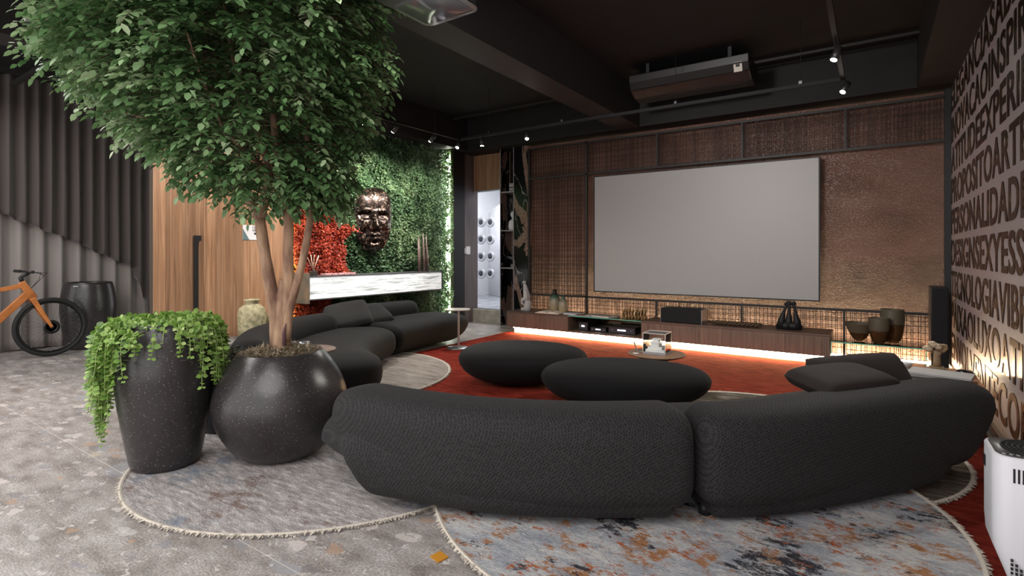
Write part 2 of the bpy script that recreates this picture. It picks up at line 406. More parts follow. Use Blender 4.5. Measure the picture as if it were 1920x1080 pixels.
# ------------------------------------------------------------------ THE SETTING
fl = struct('floor', MB().box(-11.5, 1.6, -1.5, 8.2, -.06, -.0012), mat('floor_bed', (.62, .58, .54), .8))
for i, (xa, xb) in enumerate([(-11.5, -7.98), (-7.98, -4.78), (-4.78, -1.58), (-1.58, 1.6)]):
    for j in range(7):
        ya, yb = max(-1.5, -1.91+1.6*j), min(8.2, -.31+1.6*j)
        if yb-ya > .05: put('tile', MB().box(xa+.0018, xb-.0018, ya+.0018, yb-.0018, -.001, 0), TERR, fl)
struct('ceiling', MB().box(-11.5, 1.6, -1.5, 8.2, 3.7, 3.8), CEIL)
for k, (a, b) in enumerate([(-9.95, -9.6), (-6.4, -6.05), (-3.17, -2.82), (.40, .95)]):
    struct('trim_%d' % (k+1), MB().box(a, b, -1.5, 7.44, 3.15, 3.7), CEILB)
struct('trim_5', MB().box(-11.5, .95, 7.44, 8.2, 3.15, 3.7), CEIL)
struct('trim_6', MB().box(-6.35, .40, 7.06, 7.09, 3.63, 3.66), CEILB)   # conduit along the rear bay
wb = struct('wall_back', MB().box(-4.95, .80, 7.78, 7.95, 0, 3.15), STUC)
# far left wall behind the curtains
struct('wall_left', MB().box(-9.75, -9.62, -1.5, 7.9, 0, 3.7), mat('grey_wall_paint', (.12, .11, .105), .8))
struct('trim_7', MB().box(-9.60, -9.2, .2, 6.3, 3.62, 3.70), CEILB)
# planked partition on the left with pivot door
wp = struct('wall_partition', MB().box(-6.40, -6.325, 2.50, 4.06, 0, 3.15), mat('partition_core', (.05, .035, .025), .8))
dr = struct('door_1', MB().box(-6.325, -6.318, 2.50, 2.86, 0, 2.3), mat('partition_core', (0, 0, 0)))
y = 2.50; r2 = random.Random(4)
while y < 4.05:
    wd = r2.choice([.038, .045, .055, .07, .09]) if y < 3.3 else r2.choice([.06, .08, .10, .12]); ye = min(4.06, y+wd)
    pr = r2.uniform(0, .006)
    par = dr if y < 2.86 else wp
    put('plank', MB().box(-6.318, -6.302+pr*.5, y+.0008, ye-.0008, .02, 2.30), WOODL, par)
    put('plank', MB().box(-6.322, -6.306+pr*.5, y+.0008, ye-.0008, 2.305, 3.15), WOODL, par)
    y = ye
h = put('door_handle', MB().box(-6.30, -6.262, 2.895, 2.935, .10, 1.50).box(-6.30, -6.262, 2.935, 2.965, 1.44, 1.50), BLK, dr, label='tall slim black door pull')
# leaf wall backing, light gaps, pillar
gw = struct('wall_green', MB().box(-6.45, -6.34, 4.10, 7.16, 0, 3.14), mat('moss_backing', (.015, .03, .012), .9))
struct('trim_8', MB().box(-6.45, -6.20, 7.16, 7.24, 0, 3.14), mat('olive_edge_board', (.075, .10, .035), .6))
struct('trim_9', MB().box(-6.45, -6.24, 7.24, 7.60, 0, 3.14), BLK)
struct('wall_door_return', MB().box(-6.45, -6.29, 7.60, 8.05, 0, 3.15), m_wood('greyed_wood_panel', [(.10, .075, .07), (.155, .12, .115), (.2, .165, .16)]))
lt = struct('wall_door_lintel', MB().box(-6.29, -5.46, 7.95, 8.05, 2.49, 3.15), mat('partition_core', (0, 0, 0)))
y = -6.29
while y < -5.48:
    e2 = min(-5.46, y+r2.choice([.05, .07, .09])); put('plank', MB().box(y+.001, e2-.001, 7.93+r2.uniform(0, .004), 7.95, 2.49, 3.15), WOODL, lt); y = e2
struct('trim_10', MB().box(-6.29, -5.46, 7.90, 8.05, 0, .25), mat('cream_step_riser', (.5, .46, .4), .7, var=.3, vscale=9))
struct('trim_11', MB().box(-6.29, -5.46, 7.93, 8.05, 2.465, 2.49), mat('aluminium_head', (.5, .5, .53), .4, .6))
# the bright room beyond the doorway
struct('wall_far', MB().box(-8.2, -4.2, 11.6, 11.7, .25, 3.3), WHT)
struct('wall_far_left', MB().box(-8.3, -8.2, 8.05, 11.7, .25, 3.3), WHT)
struct('wall_far_right', MB().box(-4.3, -4.2, 8.05, 11.7, .25, 3.3), WHT)
struct('ceiling_far', MB().box(-8.3, -4.2, 8.05, 11.7, 3.3, 3.4), WHT)
struct('floor_far', MB().box(-8.3, -4.2, 7.95, 11.7, .15, .25), mat('grey_marble_floor', (.42, .43, .46), .25, var=.4, vscale=5, stretch=(1, .4, 1)))
struct('wall_far_front', MB().box(-8.3, -6.45, 8.05, 8.1, .25, 3.3).box(-5.46, -4.2, 8.05, 8.1, .25, 3.3), WHT)
area('far_room_light', (-6.4, 9.6, 3.2), 1.5, 42, (.92, .95, 1))
# curved white display panel with knobs
a0 = thing('display_panel', 'curved white panel with rows of round knobs seen through the doorway', 'panel', (-6.9, 10.6, .25))
mb = MB(); pts = [(-8.0+2.6*k/24, 10.75-.55*math.sin(PI*k/24)) for k in range(25)]
v = [(x, y, .26) for x, y in pts]+[(x, y, 2.55-.25*((x+6.7)/1.3)**2) for x, y in pts]
mb.add(v, [(k, k+1, 25+k+1, 25+k) for k in range(24)], True); o = put('board', mb, mat('panel_white', (.85, .85, .87), .4), a0)
sm = o.modifiers.new('t', 'SOLIDIFY'); sm.thickness = .04; sm.offset = 1
for col, px in enumerate((906, 923)):
    for r in range(4):
        py = 417+32*r; p = PW(px, py, 12.35-.12*col); kM = Matrix.Translation(p) @ Matrix.Rotation(PI/2, 4, 'X')
        kb = MB().lathe([(.0001, .085), (.06, .085), (.065, .10), (.11, .10), (.12, .085), (.12, .06), (.10, .05), (.035, .045), (.035, 0), (.0001, 0)], (0, 0, 0), 20, M=kM)
        k = put('knob', kb, mat('knob_grey', (.5, .5, .52), .3, .5), a0)
        put('knob_cap', MB().lathe([(.0001, .095), (.055, .095), (.057, .085)], (0, 0, 0), 14, M=kM), mat('knob_dark', (.05, .05, .06), .3), k)
# lettered wall at the right
wr = struct('wall_right', MB().box(.72, .86, -1.5, 7.74, 0, 3.18), mat('lilac_white_wall', (.50, .44, .44), .4))
struct('trim_12', MB().box(.66, .72, 7.67, 7.74, 0, 3.15), BLK)
struct('baseboard_right', MB().box(.695, .72, -1.5, 7.66, 0, .07), mat('satin_aluminium_trim', (.45, .42, .4), .25, 1))
LET = mat('bronze_mirror_film', (.13, .075, .042), .30, 1)
rows = [('ELEGANCIASABER', 11, 4.78), ('INOVACAOINSPIRA', 12, 4.48), ('ATITUDEEXPERIEN', 12, 4.40), ('PROPOSITOARTES', 12, 4.32),
        ('PERSONALIDADES', 12, 4.32), ('DESIGNSEXYESSE', 12, 4.42), ('TECNOLOGIAVIBRA', 13, 4.33), ('PAIXAOLUXOATIT', 12, 4.32), ('ENVOLVENTECORE', 12, 4.31)]
def text_mesh(s, size=1.0, off=.0, ext=0.0, align='LEFT'):
    cu = bpy.data.curves.new('t', 'FONT'); cu.body = s; cu.size = size; cu.offset = off; cu.extrude = ext; cu.space_character = 1.04; cu.align_x = align
    cu.resolution_u = 4
    o = bpy.data.objects.new('t', cu); C.objects.link(o); bpy.context.view_layer.update()
    me = bpy.data.meshes.new_from_object(o.evaluated_get(bpy.context.evaluated_depsgraph_get()))
    bpy.data.objects.remove(o); return me
def dims(me):
    a = np.empty(len(me.vertices)*3, np.float32); me.vertices.foreach_get('co', a); a = a.reshape(-1, 3); return a.min(0), a.max(0)
for r, (word, npre, yend) in enumerate(rows):
    lo, hi = dims(text_mesh(word[:npre], 1, .017)); me = text_mesh(word, 1, .017, .002)
    sx = (7.66-yend)/(hi[0]-lo[0]); ztop = 2.815+.262+.012-.33*r if r else 3.09
    H = .285; zb = 2.862-.338*r; sy = H/.745
    me.transform(Matrix.Translation((-lo[0], .01, 0))); me.transform(Matrix.Diagonal((sx, sy, 1, 1)))
    me.transform(Matrix(((0, 0, -1, .717), (-1, 0, 0, 7.66), (0, 1, 0, zb), (0, 0, 0, 1))))
    put('lettering', me, LET, wr, label='row of bronze capital letters reading '+word[:npre].lower())
# trellis frames in front of the stucco
def YX(px, Y):
    t = (px-960)/F; w = Y/(ST*t+CT); return w*(CT*t-ST), w
FR = mat('dark_bronze_frame', (.022, .018, .016), .5); WIRE = mat('brown_wire', (.03, .013, .008), .5, .3)
fr = thing('wall_trellis', 'dark metal frame with wire grid panels covering the brown wall', 'trellis', (-4.9, 7.72, 0))
def bar(x0, x1, z0, z1, y0=7.655, y1=7.69): put('frame_bar', MB().box(x0, x1, y0, y1, z0, z1), FR, fr)
Xa, Xp, Xr = -4.87, YX(1100, 7.68)[0], .66
bar(Xa, Xr, 3.06, 3.09); bar(Xa, Xr, 2.555, 2.585); bar(Xa, Xr, .59, .62)
bar(Xa-.02, Xa+.01, .35, 3.09); bar(Xp-.015, Xp+.02, .1, 3.09)
tops = [YX(p, 7.68)[0] for p in (1233, 1392, 1585)]; bots = [YX(p, 7.68)[0] for p in (1231, 1391, 1583)]
for x in tops: bar(x-.013, x+.013, 2.585, 3.06)
for x in bots: bar(x-.013, x+.013, .02, .59)
def lattice(x0, x1, z0, z1, seed):
    r = random.Random(seed); mb = MB(); x = x0+.01
    def rod(a, b, t):
        mb.box(min(a[0], b[0])-t, max(a[0], b[0])+t, 7.665, 7.665+2*t, min(a[1], b[1])-t, max(a[1], b[1])+t)
    while x < x1-.01: rod((x, z0), (x, z1), .003); x += r.choice([.018, .022, .04, .05])
    z = z0+.01
    while z < z1-.005: rod((x0, z), (x1, z), .003); z += r.choice([.02, .055, .06, .075])
    put('wire_grid', mb, WIRE, fr, kind='stuff')
xs = [Xa, Xp]+tops+[Xr]
for k in range(5): lattice(xs[k]+.015, xs[k+1]-.015, 2.59, 3.055, k)
lattice(Xa+.015, Xp-.02, .625, 2.55, 21)
xs = [Xa, Xp]+bots+[Xr]
for k in range(5): lattice(xs[k]+.015, xs[k+1]-.015, .06, .585, 30+k)
# LED strip at the foot of the stucco wall, lights it at grazing angle
tag = put('wall_led_strip', MB().box(-4.8, .62, 7.695, 7.715, .03, .055), LEDW2, label='warm LED strip along the foot of the brown wall', cat='led strip')
# black and copper marble niche tower
nt_ = thing('marble_niche_tower', 'black veined marble tower with open shelf niche beside the doorway', 'shelf tower', (-5.2, 7.75, 0))
x0, x1, x2 = -5.48, -5.185, -4.90
put('niche_back', MB().box(x0, x1, 8.0, 8.03, 0, 3.15), MARB, nt_)
for q_ in (x0, x1-.012):
    sp_ = put('side_panel', MB().box(q_, q_+.012, 7.665, 8.0, 0, 3.15), MARB, nt_); put('edge_strip', MB().box(q_, q_+.012, 7.655, 7.665, 0, 3.15), mat('pale_stone_edge', (.30, .29, .29), .3), sp_, label='pale edge strip')
for a, b in ((.0, .38), (.383, 1.045), (1.048, 1.70), (1.703, 2.38), (2.383, 3.15)): put('marble_slab', MB().box(x1, x2, 7.66, 7.95, a, b), MARB, nt_, bevel=.001)
for z in (.02, 1.05, 1.71, 2.39): put('shelf', MB().box(x0+.012, x1-.012, 7.665, 8.0, z-.02, z), mat('pale_stone_edge', (0, 0, 0)), nt_)
mb = MB(); M = Matrix.Translation((-5.22, 7.78, 2.39))
books = None
for k in range(5):
    o = put('book', MB().box(-5.33, -5.2, 7.72, 7.9, 2.391+.03*k, 2.418+.03*k), mat('book_cover_%d' % k, [(.25, .24, .23), (.4, .38, .36), (.12, .11, .11), (.5, .47, .44), (.3, .27, .26)][k], .6), cat='book', group='books stacked in the top niche', bevel=.002)
    o['label'] = ['pale grey book at the bottom of the stack in the top niche', 'light grey book second from the bottom in the top niche', 'dark book in the middle of the stack in the top niche', 'cream book second from the top of the top niche stack', 'greyish brown book topmost in the top niche'][k]
def bust(label, x, y, z, s, m):
    mb = MB().tube([(x, y, z), (x, y, z+.06*s), (x+.004, y, z+.16*s), (x, y, z+.2*s)], [.07*s, .085*s, .075*s, .02*s], 16, sq=.6).tube([(x, y, z+.17*s), (x, y, z+.24*s)], .022*s, 10)
    mb.sphere((x, y, z+.28*s), .05*s, 14, 10, (.85, 1, 1.15)); put('bust_figurine', mb, m, label=label, cat='figurine')
bust('small white bust figurine in the middle niche of the marble tower', -5.30, 7.80, 1.711, 1.0, WHT)
bust('larger white bust figurine standing right of the small one in the niche', -5.225, 7.86, 1.711, 1.35, WHT)
st = thing('lady_statuette', 'dark grey standing statuette on a block in the lower niche', 'figurine', (-5.29, 7.82, 1.05))
GST = mat('dark_grey_resin', (.09, .09, .1), .5)
put('figure', MB().tube([(-5.28, 7.82, 1.10), (-5.285, 7.82, 1.2), (-5.27, 7.82, 1.32), (-5.28, 7.82, 1.38), (-5.265, 7.82, 1.46), (-5.26, 7.82, 1.5)], [.03, .04, .05, .03, .045, .012], 12, sq=.7).sphere((-5.255, 7.82, 1.535), .028, 12, 8, (.9, .9, 1.2)).tube([(-5.24, 7.82, 1.46), (-5.2, 7.82, 1.40), (-5.22, 7.8, 1.52)], .011, 8).tube([(-5.30, 7.82, 1.2), (-5.35, 7.8, 1.22), (-5.42, 7.78, 1.24)], [.03, .03, .01], 8), GST, st)
put('base', MB().box(-5.33, -5.23, 7.77, 7.87, 1.051, 1.11), mat('grey_block', (.2, .2, .21), .6), st, bevel=.003)
# projection screen
ps = thing('projection_screen', 'large blank grey projection screen with thin black edge on the brown wall', 'projection screen', (-2.1, 7.62, .70))
put('screen_surface', MB().box(-3.61, -.565, 7.590, 7.594, .715, 2.49), mat('screen_grey', (.42, .41, .40), .42), ps)
put('wall_bracket', MB().box(-3.0, -1.1, 7.65, 7.79, 1.2, 1.9), BLK, ps)
put('frame_edge', MB().box(-3.625, -3.61, 7.585, 7.65, .70, 2.505).box(-.565, -.55, 7.585, 7.65, .70, 2.505).box(-3.61, -.565, 7.585, 7.65, .70, .715).box(-3.61, -.565, 7.585, 7.65, 2.49, 2.505).box(-3.61, -.565, 7.60, 7.65, .715, 2.49), BLK, ps)
# ------------------------------------------------------------------ curtains
CURD = mat('dark_taupe_curtain_cloth', (.075, .060, .056), .85, bump=.1, bscale=300, sheen=.2); CURL = mat('light_grey_sheer_cloth', (.26, .23, .215), .85, bump=.1, bscale=300, sheen=.2)
def curtain(name, label, X, y0, y1, hem, m, per, amp, seed, top=3.64, group=None):
    ny = int((y1-y0)/.009); nz = 30; mb = MB(); v = []
    for i in range(ny+1):
        y = y0+(y1-y0)*i/ny; zb = hem(y)
        for j in range(nz+1):
            t = j/nz; z = zb+(top-zb)*t
            ph = 2*PI*y/per+1.6*noise.noise(Vector((y*1.3, 0, seed)))
            ampz = amp*(.8+.5*(1-t)*noise.noise(Vector((y*2, z*.5, seed+3)))+.2)
            x = X+ampz*math.sin(ph+.35*(1-t)*noise.noise(Vector((y*1.1, z*.8, seed+9))))+.4*amp*math.sin(2.3*ph)*(1-t)*.5
            v.append((x, y, z))
    f = [(i*(nz+1)+j, (i+1)*(nz+1)+j, (i+1)*(nz+1)+j+1, i*(nz+1)+j+1) for i in range(ny) for j in range(nz)]
    mb.add(v, f, True); o = put(name, mb, m, label=label, cat='curtain'); s = o.modifiers.new('t', 'SOLIDIFY'); s.thickness = .004; return o
hp = [(.9, 2.1), (1.92, 1.82), (2.13, 1.72), (2.64, 1.49), (2.95, 1.32), (3.38, 1.10), (3.66, .34), (3.8, .03), (6.0, .02)]
def hem(y):
    for (a, za), (b, zb) in zip(hp, hp[1:]):
        if a <= y <= b: return za+(zb-za)*(y-a)/(b-a)+.012*math.sin(y*23)
    return .03
curtain('curtain', 'dark taupe pleated curtain with slanting hem drawn over the grey one', -9.28, 1.0, 5.6, hem, CURD, .15, .045, 2)
curtain('sheer_curtain', 'lighter grey curtain hanging to the floor behind the bicycle', -9.42, .9, 4.4, lambda y: .012+.01*math.sin(y*9), CURL, .21, .04, 8)
struct('trim_13', MB().box(-9.46, -9.22, .2, 6.3, 3.635, 3.66), BLK)
# ------------------------------------------------------------------ RUGS
def outline(cu, cw, r, n=120, wob=.02, seed=0, sx=1.0):
    c = CW(cu, cw); out = []
    for k in range(n):
        a = 2*PI*k/n; rr = r*(1+wob*math.sin(2*a+seed)+wob*.6*math.sin(3*a+seed*2)); out.append((c.x+rr*sx*math.cos(a), c.y+rr*math.sin(a)))
    return out
def rug(name, label, pts, z0, h, m, fm=None, fringe=.025):
    cx = sum(p[0] for p in pts)/len(pts); cy = sum(p[1] for p in pts)/len(pts)
    t = thing(name, label, 'rug', (cx, cy, z0)); put('pile', MB().poly(pts, z0, z0+h), m, t)
    if fm:
        n = 900; P_ = []; D = []; r = random.Random(3); L = len(pts)
        for k in range(n*2):
            q = k/(n*2)*L; i = int(q); a = Vector((*pts[i], 0)).lerp(Vector((*pts[(i+1) % L], 0)), q-i); d = (a-Vector((cx, cy, 0))).normalized()
            P_.append((a.x-d.x*.018, a.y-d.y*.018, z0+h+.001+r.random()*.004)); D.append((d.x+r.uniform(-.5, .5), d.y+r.uniform(-.5, .5), r.uniform(-.45, .1)))
        me = leaf_mesh('fringe', np.array(P_), np.array(D), np.tile([0, 0, 1.], (len(P_), 1)), np.array([fringe*r.uniform(.9, 1.6) for _ in P_]), np.zeros(len(P_)), QL, QT, .6)
        put('fringe', me, fm, t, label='cream fringe edge', kind='stuff')
        band = MB(); m_ = len(pts); v = [(x, y, z0+.0) for x, y in pts]+[(x, y, z0+h+.006) for x, y in pts]+[(cx+(x-cx)*.993, cy+(y-cy)*.993, z0+h+.006) for x, y in pts]+[(cx+(x-cx)*.986, cy+(y-cy)*.986, z0+h) for x, y in pts]
        band.add(v, [(j*m_+i, j*m_+(i+1) % m_, (j+1)*m_+(i+1) % m_, (j+1)*m_+i) for j in range(3) for i in range(m_)], True)
        put('binding', band, fm, t, label='cream binding')
    return t
CREAM = mat('cream_wool', (.62, .56, .48), .95, bump=.5, bscale=200)
RED = m_rug('red_shag_pile', [(.3, (.13, .014, .010)), (.5, (.27, .032, .020)), (.7, (.40, .062, .034))], 5, 0, (1, 3, 1), None, 1.0)
R1 = m_rug('lilac_grey_pile', [(.32, (.22, .215, .235)), (.44, (.38, .345, .335)), (.54, (.50, .46, .45)), (.66, (.76, .72, .70))], 9, -.55, (1, 4.5, 1), [(6, .53, .60, (.24, .17, .145), 4), (5, .53, .62, (.22, .26, .32), 9)])
R2 = m_rug('blue_grey_abstract_pile', [(.3, (.26, .29, .33)), (.45, (.40, .42, .46)), (.56, (.56, .56, .56)), (.7, (.74, .72, .70))], 4, .5, (1, 3, 1),
           [(18, .525, .565, (.42, .20, .09), 3), (9, .535, .56, (.045, .045, .055), 12), (24, .56, .59, (.46, .12, .03), 21), (14, .54, .58, (.62, .60, .57), 31)])
R3 = m_rug('taupe_fur_pile', [(.3, (.05, .04, .032)), (.5, (.12, .10, .08)), (.7, (.34, .30, .25))], 6, 0, (1, 4, 1))
R4 = m_rug('pale_taupe_pile', [(.3, (.20, .165, .145)), (.5, (.36, .315, .285)), (.7, (.46, .42, .39))], 3, .2, (1, 4, 1))
rug('red_rug', 'large deep red shag rug between the screen console and the sofas', [(-4.95, 7.18), (-4.85, 2.5), (.66, 2.5), (.66, 7.18)], .001, .016, RED)
rug('round_rug', 'round lilac grey rug with cream fringe under the planters', outline(-1.15, 3.58, 1.19), .001, .013, R1, CREAM)
rug('fur_rug', 'round taupe fur rug under the right end of the front sofa', outline(1.72, 3.75, 1.14, seed=1), .018, .012, R3, CREAM)
rug('abstract_rug', 'blue grey abstract rug with orange and black flecks in the foreground', outline(.86, 2.86, 1.27, seed=2, wob=.01), .033, .012, R2, CREAM)
rug('oval_rug', 'round pale taupe rug before the far black sofa', outline(-1.95, 5.66, 1.28, wob=.0), .018, .010, R4, CREAM)
tg = P(822, 1045, 0.0); put('rug_tag', MB().poly([(tg.x-.03, tg.y-.02), (tg.x+.03, tg.y-.035), (tg.x+.04, tg.y+.02), (tg.x-.02, tg.y+.035)], .002, .006), mat('orange_tag', (.5, .22, .02), .6), label='small orange rug tag beside the abstract rug', cat='tag')
# ------------------------------------------------------------------ SOFAS
def uw(pts): return [CW(u, w) for u, w in pts]
def sofa(label, loc, parts, group, rfac=FAB):
    t = thing('sofa_module', label, 'sofa', loc, group)
    for nm, mb, m in parts: put(nm, mb, m, t)
    return t
bz = .046
s1 = sofa('charcoal woven sofa module with its back to us, left half of front sofa', CW(0, 2.8, bz), [
    ('seat_base', blob(uw([(-1.09, 3.10), (-.78, 3.11), (-.30, 2.96), (0, 2.87), (.35, 2.84), (.80, 2.845)]), .455, bz, .43, 3.4, .44, .10, 2.2, bot=.03, nb=4.5, pull=(.40, 0)), FAB),
    ('backrest', blob(uw([(-.945, 3.05), (-.66, 2.835), (-.25, 2.65), (.0, 2.585), (.335, 2.54), (.68, 2.55), (.838, 2.572)]), .19, .13, .575, 3.2, .28, .13, 2.6, nb=4.2, pull=(.30, 0)), FAB),
    ('foot', MB().lathe([(.03, bz), (.03, bz+.05)], CW(.62, 2.56), 12), BLK)], 'modules of the front sofa')
s2 = sofa('charcoal woven sofa module with its back to us, right half of front sofa', CW(1.8, 3.1, bz), [
    ('seat_base', blob(uw([(.85, 2.85), (1.2, 2.885), (1.6, 3.0), (2.0, 3.15), (2.3, 3.27), (2.6, 3.42)]), .43, bz, .43, 3.4, .10, .5, 2.0, bot=.03, nb=7, pull=(0, .45)), FAB),
    ('backrest', blob(uw([(.832, 2.575), (1.1, 2.58), (1.41, 2.665), (1.75, 2.795), (2.1, 2.925), (2.5, 3.08), (2.86, 3.24)]), .19, .13, .565, 3.2, .13, .46, 2.1, nb=4.6, pull=(0, .38)), FAB),
    ('foot', MB().lathe([(.03, bz), (.03, bz+.05)], CW(.93, 2.56), 12), BLK)], 'modules of the front sofa')
V2 = lambda pts: [Vector((x, y, 0)) for x, y in pts]
s3 = sofa('black upholstered far sofa module reaching towards the doorway', (-5.3, 5.4, .018), [
    ('seat_base', blob(V2([(-5.20, 4.42), (-5.30, 5.3), (-5.26, 6.25)]), .46, .03, .43, 3.2, .15, .5, 2.2, bot=.14, pull=(0, .25)), FABS),
    ('backrest', blob(V2([(-5.82, 4.25), (-5.86, 5.0), (-5.84, 5.9)]), .17, .14, .59, 2.6, .15, .18, 2.6), FABS)], 'modules of the far sofa')
s4 = sofa('black curved sofa module behind the tree planter', (-4.5, 3.3, .018), [
    ('seat_base', blob(V2([(-5.12, 4.40), (-4.86, 3.82), (-4.55, 3.36), (-4.10, 3.02), (-3.55, 2.86)]), .44, .03, .43, 3.2, .28, .42, 2.3, bot=.14), FABS),
    ('backrest', blob(V2([(-5.34, 4.0), (-5.22, 3.45), (-4.88, 2.88), (-4.45, 2.52), (-4.05, 2.30)]), .18, .14, .60, 2.5, .16, .2, 2.6), FABS)], 'modules of the far sofa')
def pl(name, label, center, size, thick, rx, rz, m, ry=0):
    M = Matrix.Translation(center) @ Matrix.Rotation(rz, 4, 'Z') @ Matrix.Rotation(rx, 4, 'X') @ Matrix.Rotation(ry, 4, 'Z')
    o = put('cushion', pillow(size, thick, Matrix(), 24), m, label=label, cat='cushion', group=name); o.matrix_world = M
    return o
PB = mat('brown_black_cushion_cloth', (.026, .019, .017), .85, bump=.3, bscale=260)
pl('cushions on the front sofa', 'dark cushion standing behind the backrest, rear of the two on front sofa', CW(2.24, 3.37, .46), (.80, .44), .17, math.radians(58), TH+math.radians(16), PB)
pl('cushions on the front sofa', 'dark cushion lying on the sofa back, nearer of the two', CW(1.90, 3.05, .57), (.62, .34), .13, math.radians(8), TH+math.radians(20), PB)
PK = mat('black_cushion_cloth', (.008, .0078, .008), .85, bump=.2, bscale=260)
pl('cushions on the far sofa', 'black square cushion leaning in the far sofa corner, front one', (-5.30, 4.22, .545), (.56, .56), .15, math.radians(27), math.radians(40), PK, ry=.35)
pl('cushions on the far sofa', 'black cushion tucked behind the front one on far sofa', (-5.42, 4.66, .50), (.52, .5), .14, math.radians(22), math.radians(60), PK, ry=.3)
# poufs
def pouf(label, cu, cw, a, b, rot, h=.40):
    c = CW(cu, cw); mb = MB(); v = []; N1, K = 26, 56; prof = []
    for i in range(N1+1):
        t = -PI/2+PI*i/N1; z = math.copysign(abs(math.sin(t))**(2/3.2), math.sin(t)); r = abs(math.cos(t))**(2/3.4)
        if z < .2: r *= 1-.30*((.2-z)/1.2)**1.5
        prof.append((max(r, 1e-4), h/2+z*h/2))
    for r, z in prof:
        for k in range(K):
            an = 2*PI*k/K; rr = 1+.05*math.cos(an*2+.6)+.03*math.cos(3*an)
            x = a*r*rr*math.cos(an); y = b*r*rr*math.sin(an); v.append((c.x+x*math.cos(rot)-y*math.sin(rot), c.y+x*math.sin(rot)+y*math.cos(rot), .018+z))
    f = [(i*K+k, i*K+(k+1) % K, (i+1)*K+(k+1) % K, (i+1)*K+k) for i in range(N1) for k in range(K)]
    mb.add(v, f, True); put('pouf', mb, FABS, label=label, cat='pouf', group='pebble poufs on the red rug')
pouf('black pebble shaped pouf on the red rug, farther left of two', .09, 5.28, .62, .47, TH, .385)
pouf('black pebble shaped pouf directly behind the front sofa, nearer of two', .93, 4.48, .68, .42, TH-math.radians(6), .365)
# ------------------------------------------------------------------ PLANTERS
def planter(name, label, c, prof, th=.022, m=POT, group=None):
    mb = MB(); zt = prof[-1][1]; rt = prof[-1][0]
    inner = [(rt-.006, zt+.004), (rt-th, zt), (rt-th, zt-.06), (rt-th-.01, zt-.12)]
    z0 = c[2]; mb.lathe([(1e-4, 0)]+smooth_prof(prof)+inner+[(1e-4, zt-.12)], (c[0], c[1], z0), 56)
    t = thing(name, label, 'planter', c, group); put('pot', mb, m, t); return t
def smooth_prof(prof):
    pts, L = smooth_path([Vector((r, z, 0)) for r, z in prof], 34); return [(p.x, p.y) for p in pts]
c1 = CW(-2.12, 3.25, .016)
pt1 = planter('tall_planter', 'tall speckled black planter overflowing with green trailing plant', c1, [(.165, 0), (.185, .02), (.205, .12), (.238, .32), (.262, .52), (.262, .62), (.245, .74), (.205, .86)])
c2 = CW(-1.49, 3.43, .016)
pt2 = planter('round_planter', 'big round speckled black planter holding the tree', c2, [(.20, 0), (.235, .012), (.30, .07), (.37, .19), (.405, .32), (.385, .44), (.325, .56), (.265, .64), (.25, .655)])
c3 = CW(-2.12, 3.90, .016)
BPOT = mat('plain_black_planter', (.012, .012, .014), .35)
pt3 = planter('small_planter', 'small plain black planter wedged behind the two big ones', c3, [(.13, 0), (.145, .02), (.17, .15), (.19, .30), (.20, .45)], m=BPOT)
c4 = (-9.02, 2.80, 0); 
pt4 = planter('far_planter', 'empty tall black planter beside the grey curtain and bicycle', (-8.98, 2.76, 0), [(.23, 0), (.25, .03), (.285, .25), (.312, .5), (.308, .66), (.285, .82), (.265, .90)])
put('maker_plate', MB().box(-.03, .03, -.003, .003, -.006, .006, M=Matrix.Translation((-8.98+.205, 2.76-.20, .86)) @ Matrix.Rotation(math.radians(45), 4, 'Z')), CHROME, pt4, label='tiny silver plate')
HAY = m_leaf('dry_moss', [(0, (.20, .155, .10)), (.5, (.36, .29, .20)), (1, (.55, .47, .34))], .8, trans=.1)
n = 5200; a = rng.uniform(0, 2*PI, n); rr = .225*np.sqrt(rng.uniform(0, 1, n))
zz = c2.z+.622+.045*(1-(rr/.23)**2)+rng.uniform(-.005, .012, n)
D = np.stack([rng.normal(0, 1, n), rng.normal(0, 1, n), rng.normal(0, .35, n)], 1)
put('dry_moss', leaf_mesh('dry_moss', np.stack([c2.x+rr*np.cos(a), c2.y+rr*np.sin(a), zz], 1), D, np.tile([0, 0, 1.], (n, 1)), rng.uniform(.03, .07, n), rng.uniform(0, 1, n), QL, QT, .16), HAY, pt2, kind='stuff')
put('soil', MB().lathe([(1e-4, .665), (.12, .655), (.225, .62)], (c2.x, c2.y, c2.z), 32), mat('dark_soil', (.09, .065, .04), .9, bump=.6, bscale=90), pt2)
put('soil', MB().lathe([(1e-4, .82), (.12, .82), (.19, .80)], (c1.x, c1.y, c1.z), 32), mat('dark_soil', (0, 0, 0)), pt1)
put('soil', MB().lathe([(1e-4, .42), (.12, .42), (.18, .40)], (c3.x, c3.y, c3.z), 32), mat('dark_soil', (0, 0, 0)), pt3)
